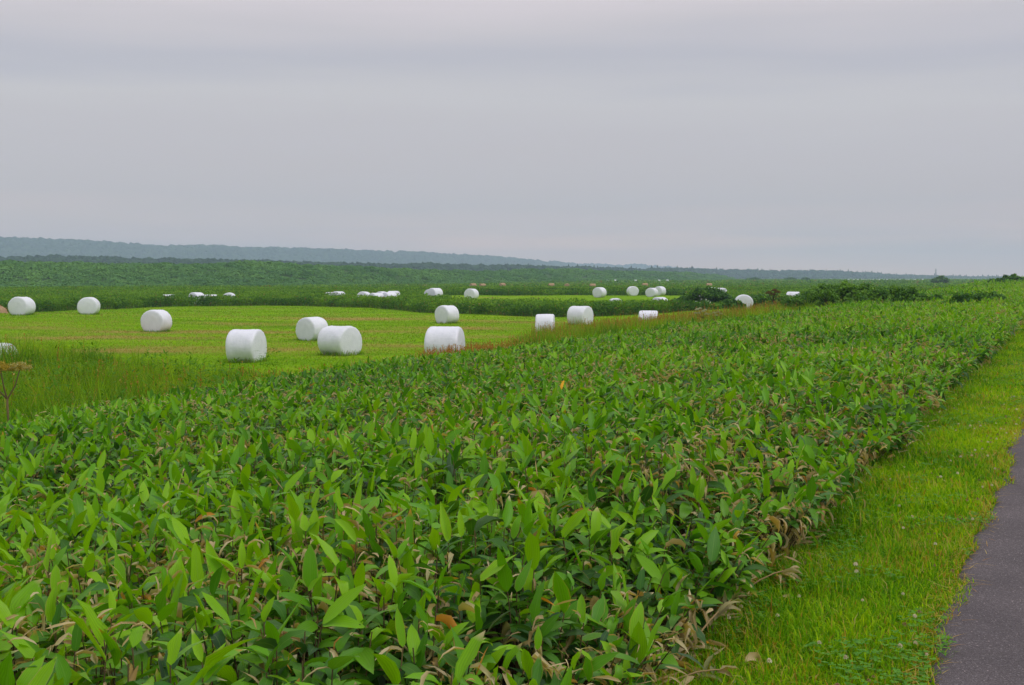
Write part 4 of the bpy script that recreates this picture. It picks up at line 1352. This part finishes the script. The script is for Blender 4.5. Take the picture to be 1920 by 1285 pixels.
brown = T(np.array([.25]), .0)[0]
umbel_plant(8, 15.2, [(-.04, 1.32, .16, .5), (.17, 1.33, .15, .66), (-.24, 1.27, .13, .5)], 'tall umbel plant with brown and ochre seed heads at the left edge', np.array([.6, .10, 0, 1]), rad=.020)
umbel_plant(1449, 55, [(-.20, 1.58, .16, .04), (.05, 1.70, .15, .0), (.24, 1.62, .16, .06), (0, 1.5, .14, .03)], 'dead dark brown umbel plant standing alone above the bamboo', np.array([0, 0, 0, 1]), rad=.03)
umbel_plant(1318, 45, [(-.24, 1.16, .075, .95), (-.12, 1.20, .07, .9), (.0, 1.10, .075, .85), (.10, 1.14, .06, .9), (.15, .98, .08, .82), (-.3, 1.02, .06, .9), (-.17, 1.02, .07, .86)], 'pale cream flowering umbel plant beside the bamboo edge, left of the dull one', np.array([.1, 0, 0, 1]), leafy=20)
umbel_plant(1338, 45.5, [(0, .98, .08, .78), (.2, 1.0, .08, .74), (-.15, .92, .07, .7), (.11, .88, .07, .78), (.3, .93, .07, .74)], 'dull greenish umbel plant going to seed right of the cream flowering one', np.array([.1, 0, 0, 1]), leafy=20)


def white_patch(px, d, n, label, spread, hz):
    x0 = (px - 960) / F * d
    g = Geo()
    P = np.stack([rng.normal(size=n) * spread, rng.normal(size=n) * spread, hz + .12 * rng.normal(size=n)], -1)
    for j in range(5):
        chips(g, P + rng.normal(size=(n, 3)) * .03, .035 + .03 * rng.random(n), T(np.zeros(n)), np.tile([[0, -.3, 1.0]], (n, 1)), asp=.9, tilt=.5)
    gs = Geo()
    tubes(gs, P * np.array([.7, .7, 0]), P, .006, .004, T(np.full(n, .3)), n=3)
    o = link('flowering_plant', g.mesh('flowering_plant', M_white_petal), None, (x0, d, float(H(x0, d))))
    tag(o, label, 'flowering plant')
    link('stem', gs.mesh('stem', M_tall), o)


white_patch(1315, 88, 6, 'small white blossoms at the foot of the dark bush, left cluster', .22, .85)
white_patch(1328, 88, 3, 'few white blossoms at the foot of the dark bush, right cluster', .14, .82)

# ------------------------------------------------------------------ single things in the foreground
# orange flower in the verge beside the thicket
x0, y0 = at(1330, 1222, 1)[:2]
d0 = (EYE - 1.31) / ((1222 - 520) / F)
x0, y0 = (1330 - 960) / F * d0, d0
e = bpy.data.objects.new('hawkbit_flower', None)
COL.objects.link(e)
e.location = (x0, y0, float(H(x0, y0)))
e.empty_display_size = .02
tag(e, 'single orange yellow flower in the grass beside the bamboo edge', 'flower')
g = Geo()
for ring, nn, el, ln in ((0, 16, .35, .016), (1, 12, .8, .012), (2, 8, 1.2, .008)):
    a = np.arange(nn) * 2 * PI / nn + ring
    leaves(g, np.tile([[0, 0, .085]], (nn, 1)), a, el, .5, ln, .006, .2, 0, 0, T(np.zeros(nn)), LT4, wexp=1.3)
link('flower_head', g.mesh('flower_head', M_orange), e)
link('stalk', me_stalk, e)


def fallen_cane(px, py, zh, ln, az, lift, label, nleaf, seed):
    """A broken bamboo cane lying out of the thicket with withered leaves at its end."""
    r = np.random.default_rng(seed)
    d = (EYE - zh) / ((py - 520) / F)
    x, y = (px - 960) / F * d, d
    e = bpy.data.objects.new('fallen_bamboo_cane', None)
    COL.objects.link(e)
    e.location = (x, y, float(H(x, y)) + .02)
    e.empty_display_size = .05
    tag(e, label, 'bamboo cane')
    g = Geo()
    dirv = np.array([math.cos(az), math.sin(az), lift])
    pts = [dirv * ln * t + np.array([0, 0, .03 * math.sin(t * 3)]) for t in (0, .3, .6, .85, 1)]
    tube_path(g, pts, [.005, .005, .0045, .0035, .002], np.array([.3, .9, 0, 1]), 6)
    link('cane', g.mesh('cane', M_stem), e)
    g = Geo()
    n = nleaf
    P = np.array([dirv * ln * (.55 + .45 * q) for q in r.random(n)])
    leaves(g, P, az + r.normal(size=n) * 1.3, lift + R_(60) * r.random(n) - .4, R_(120) * r.random(n), .07 + .09 * r.random(n), .014 + .018 * r.random(n), .5 + .7 * r.random(n), r.normal(size=n) * .5, r.normal(size=n) * .6, T(.35 * r.random(n), .35 + .65 * r.random(n)), LT6)
    link('withered_leaves', g.mesh('withered_leaves', M_sasa), e)


fallen_cane(1270, 1240, 1.32, .42, .75, .55, 'broken tan cane with withered leaves leaning out of the bamboo over the grass', 9, 1)
fallen_cane(1235, 1275, 1.33, .30, .1, .25, 'short broken cane with a tan leaf at the lowest corner of the bamboo edge', 6, 2)
fallen_cane(1400, 1085, 1.35, .32, .3, .3, 'pale broken cane sprawling from the bamboo edge onto the verge', 8, 3)


def dead_leaf(px, py, zz, ln, az, label, seed, dry=1.0, e0=.1):
    r = np.random.default_rng(seed)
    d = (EYE - zz) / ((py - 520) / F)
    x, y = (px - 960) / F * d, d
    g = Geo()
    leaves(g, np.zeros((1, 3)), np.array([az]), e0, 1.9, ln * .75, ln * .2, 1.1, .5, 1.8, T(np.array([.2]), dry), LT6, r2=np.array([seed * .37 % 1]))
    o = link('dead_leaf', g.mesh('dead_leaf', M_sasa), None, (x, y, float(H(x, y)) + .045))
    tag(o, label, 'dead leaf')


dead_leaf(1405, 1240, 1.33, .20, .8, 'curled tan dead leaf lying in the verge grass right of the orange flower', 4, e0=.6)
dead_leaf(1305, 1250, 1.33, .16, -.5, 'flat tan dead leaf lying at the foot of the bamboo corner', 7)
dead_leaf(1475, 1115, 1.33, .13, .3, 'pale dead leaf lying on the grass where bamboo meets verge', 2)

def bright_leaf(px, py, dz, ln, e0, az, label, col=1.0):
    d = (EYE - 1.75) / ((py - 520) / F)
    for _ in range(12):
        x, y = (px - 960) / F * d, d
        zc = float(H(x, y)) + float(canopy_h(x, y)) + dz
        d = (EYE - zc) / ((py - 520) / F)
    g = Geo()
    leaves(g, np.zeros((1, 3)), np.array([az]), e0, 1.3, ln, ln * .24, .5, .4, .8, T(np.array([.2]), 1.0), LT6, r2=np.array([col]))
    o = link('dead_leaf', g.mesh('dead_leaf', M_orange if col == .97 else M_sasa), None, (x, y, zc))
    tag(o, label, 'dead leaf')
    gs = Geo()
    tubes(gs, np.array([[0, 0, -.35]]), np.array([[0, 0, 0.0]]), .003, .002, T(np.array([.8]), .3), n=4)
    link('stem', gs.mesh('stem', M_stem), o)


bright_leaf(360, 985, .0, .12, 1.0, .3, 'orange dead leaf hanging in the bamboo in the left foreground, lower of two')
bright_leaf(183, 905, .02, .13, .9, 2.2, 'orange brown dead leaf folded over in the bamboo at the left, upper of two')
bright_leaf(1052, 732, .04, .17, 1.3, 1.2, 'single yellow leaf standing out in the middle of the bamboo thicket', .97)

# ------------------------------------------------------------------ lattice mast on the far hill
g = Geo()
hM, b0, b1 = 14.0, 1.5, .35
lev = np.linspace(0, 1, 7)
cor = [(-1, -1), (1, -1), (1, 1), (-1, 1)]
pt = lambda c, t: np.array([c[0] * (b0 + (b1 - b0) * t), c[1] * (b0 + (b1 - b0) * t), hM * t])
A_, B_ = [], []
for c in range(4):
    A_.append(pt(cor[c], 0)); B_.append(pt(cor[c], 1))
    for i in range(6):
        c2 = (c + 1) % 4
        A_ += [pt(cor[c], lev[i]), pt(cor[c2], lev[i]), pt(cor[c], lev[i])]
        B_ += [pt(cor[c2], lev[i + 1]), pt(cor[c], lev[i + 1]), pt(cor[c2], lev[i])]
tubes(g, np.array(A_), np.array(B_), .13, .13, T(np.zeros(len(A_))), n=4)
for zz in (.80, .97):
    tubes(g, np.array([[-2.0, 0, hM * zz]]), np.array([[2.0, 0, hM * zz]]), .16, .16, T(np.zeros(1)), n=4)
d = 2150
x = (1753 - 960) / F * d
o = link('lattice_mast', g.mesh('lattice_mast', M_steel), None, (x, d, EYE + (520 - 517.5) / F * d - .5))
tag(o, 'faint thin lattice mast on the hazy hill at the right', 'mast')

# ------------------------------------------------------------------ haze
me = bpy.data.meshes.new('haze')
X0, X1, Y0, Y1, Z0, Z1 = -5500, 5500, -5500, 4900, -1.5, 112
vs = [(X0, Y0, Z0), (X1, Y0, Z0), (X1, Y1, Z0), (X0, Y1, Z0), (X0, Y0, Z1), (X1, Y0, Z1), (X1, Y1, Z1), (X0, Y1, Z1)]
me.from_pydata(vs, [], [(0, 3, 2, 1), (4, 5, 6, 7), (0, 1, 5, 4), (1, 2, 6, 5), (2, 3, 7, 6), (3, 0, 4, 7)])
k = NT('haze')
pv = k.n('ShaderNodeVolumePrincipled', ins={'Color': (0.62, 0.75, 1.0, 1), 'Density': 0.00034, 'Anisotropy': 0.0})
k.l(pv.outputs[0], k.out.inputs['Volume'])
me.materials.append(k.m)
tag(link('haze', me), 'pale bluish haze in the air over the plain', 'haze', kind='stuff')

# ------------------------------------------------------------------ sky, sun, camera, render
SUN_EL, SUN_AZ = R_(48), R_(112)      # high, behind and to the right
w = bpy.data.worlds.new('World')
sc.world = w
w.use_nodes = True
t = w.node_tree
t.nodes.clear()
N_ = lambda ty, **kw: [setattr(n, k_, v_) for n in [t.nodes.new(ty)] for k_, v_ in kw.items()] and t.nodes[-1] or t.nodes[-1]
out = t.nodes.new('ShaderNodeOutputWorld')
tc = t.nodes.new('ShaderNodeTexCoord')
sky = t.nodes.new('ShaderNodeTexSky')
sky.sky_type = 'NISHITA'
sky.sun_disc = False
sky.sun_elevation = SUN_EL
sky.sun_rotation = SUN_AZ
bg1 = t.nodes.new('ShaderNodeBackground')
bg1.inputs[1].default_value = 0.06
t.links.new(sky.outputs[0], bg1.inputs[0])
sep = t.nodes.new('ShaderNodeSeparateXYZ')
t.links.new(tc.outputs['Generated'], sep.inputs[0])
# cloud sheet: bands of cloud seen at a grazing angle
mp = t.nodes.new('ShaderNodeMapping')
mp.inputs['Scale'].default_value = (1.5, 1.5, 16)
mp.inputs['Rotation'].default_value = (0, R_(2.0), 0)
t.links.new(tc.outputs['Generated'], mp.inputs[0])
nz = t.nodes.new('ShaderNodeTexNoise')
nz.inputs['Scale'].default_value = 1.6
nz.inputs['Detail'].default_value = 3.5
nz.inputs['Roughness'].default_value = .5
t.links.new(mp.outputs[0], nz.inputs['Vector'])
ma = t.nodes.new('ShaderNodeMath'); ma.operation = 'SUBTRACT'; ma.inputs[1].default_value = .5
t.links.new(nz.outputs[0], ma.inputs[0])
mm = t.nodes.new('ShaderNodeMath'); mm.operation = 'MULTIPLY_ADD'; mm.inputs[1].default_value = .075
t.links.new(ma.outputs[0], mm.inputs[0])
t.links.new(sep.outputs[2], mm.inputs[2])
cr = t.nodes.new('ShaderNodeValToRGB')
t.links.new(mm.outputs[0], cr.inputs[0])


def s2l(c):
    return tuple(((q / 255) / 12.92 if q / 255 < .04045 else ((q / 255 + .055) / 1.055) ** 2.4) for q in c)


stops = [(0.0, (1.25, .78, .60)), (.02, (.98, .69, .585)), (.04, (.70, .585, .575)), (.07, (.60, .55, .565)), (.118, (204, 199, 203)), (.147, (208, 205, 208)), (.177, (196, 195, 204)), (.205, (210, 205, 210)), (.238, (223, 215, 220)), (.34, (222, 219, 224)), (.7, (235, 235, 238)), (1.0, (240, 240, 243))]
while len(cr.color_ramp.elements) < len(stops): cr.color_ramp.elements.new(.5)
for el, (p_, c_) in zip(cr.color_ramp.elements, stops):
    el.position = p_
    el.color = (*(c_ if max(c_) < 5 else s2l(c_)), 1)
cl = t.nodes.new('ShaderNodeMath'); cl.operation = 'MAXIMUM'; cl.inputs[1].default_value = 0.0
t.links.new(sep.outputs[2], cl.inputs[0])
pw = t.nodes.new('ShaderNodeMath'); pw.operation = 'SUBTRACT'; pw.inputs[1].default_value = .26; pw.use_clamp = True
t.links.new(cl.outputs[0], pw.inputs[0])
st = t.nodes.new('ShaderNodeMath'); st.operation = 'MULTIPLY_ADD'; st.inputs[1].default_value = .55; st.inputs[2].default_value = 1.0
t.links.new(pw.outputs[0], st.inputs[0])
bg2 = t.nodes.new('ShaderNodeBackground')
t.links.new(cr.outputs[0], bg2.inputs[0])
t.links.new(st.outputs[0], bg2.inputs[1])
mx = t.nodes.new('ShaderNodeMixShader')
mx.inputs[0].default_value = .94
t.links.new(bg1.outputs[0], mx.inputs[1])
t.links.new(bg2.outputs[0], mx.inputs[2])
t.links.new(mx.outputs[0], out.inputs[0])

sl = bpy.data.lights.new('sun', 'SUN')
sl.energy = 1.15
sl.angle = R_(28)
sl.color = (1.0, .97, .93)
so = bpy.data.objects.new('sun', sl)
COL.objects.link(so)
dirv = Vector((math.sin(SUN_AZ) * math.cos(SUN_EL), math.cos(SUN_AZ) * math.cos(SUN_EL), math.sin(SUN_EL)))
so.rotation_euler = dirv.to_track_quat('Z', 'Y').to_euler()

cam = bpy.data.cameras.new('camera')
cam.sensor_width = 36
cam.lens = 36 * F / 1920
cam.clip_start = .05
cam.clip_end = 20000
co = bpy.data.objects.new('camera', cam)
COL.objects.link(co)
co.location = (0, 0, EYE)
co.rotation_euler = (PI / 2 - PITCH, 0, 0)
sc.camera = co

sc.view_settings.view_transform = 'Standard'
sc.view_settings.look = 'None'
sc.view_settings.exposure = 0
sc.view_settings.gamma = 1
c = sc.cycles if hasattr(sc, 'cycles') else None
sc.render.engine = 'CYCLES'
sc.cycles.max_bounces = 6
sc.cycles.diffuse_bounces = 3
sc.cycles.glossy_bounces = 2
sc.cycles.transmission_bounces = 4
sc.cycles.transparent_max_bounces = 4
sc.cycles.volume_bounces = 1
sc.cycles.use_denoising = True
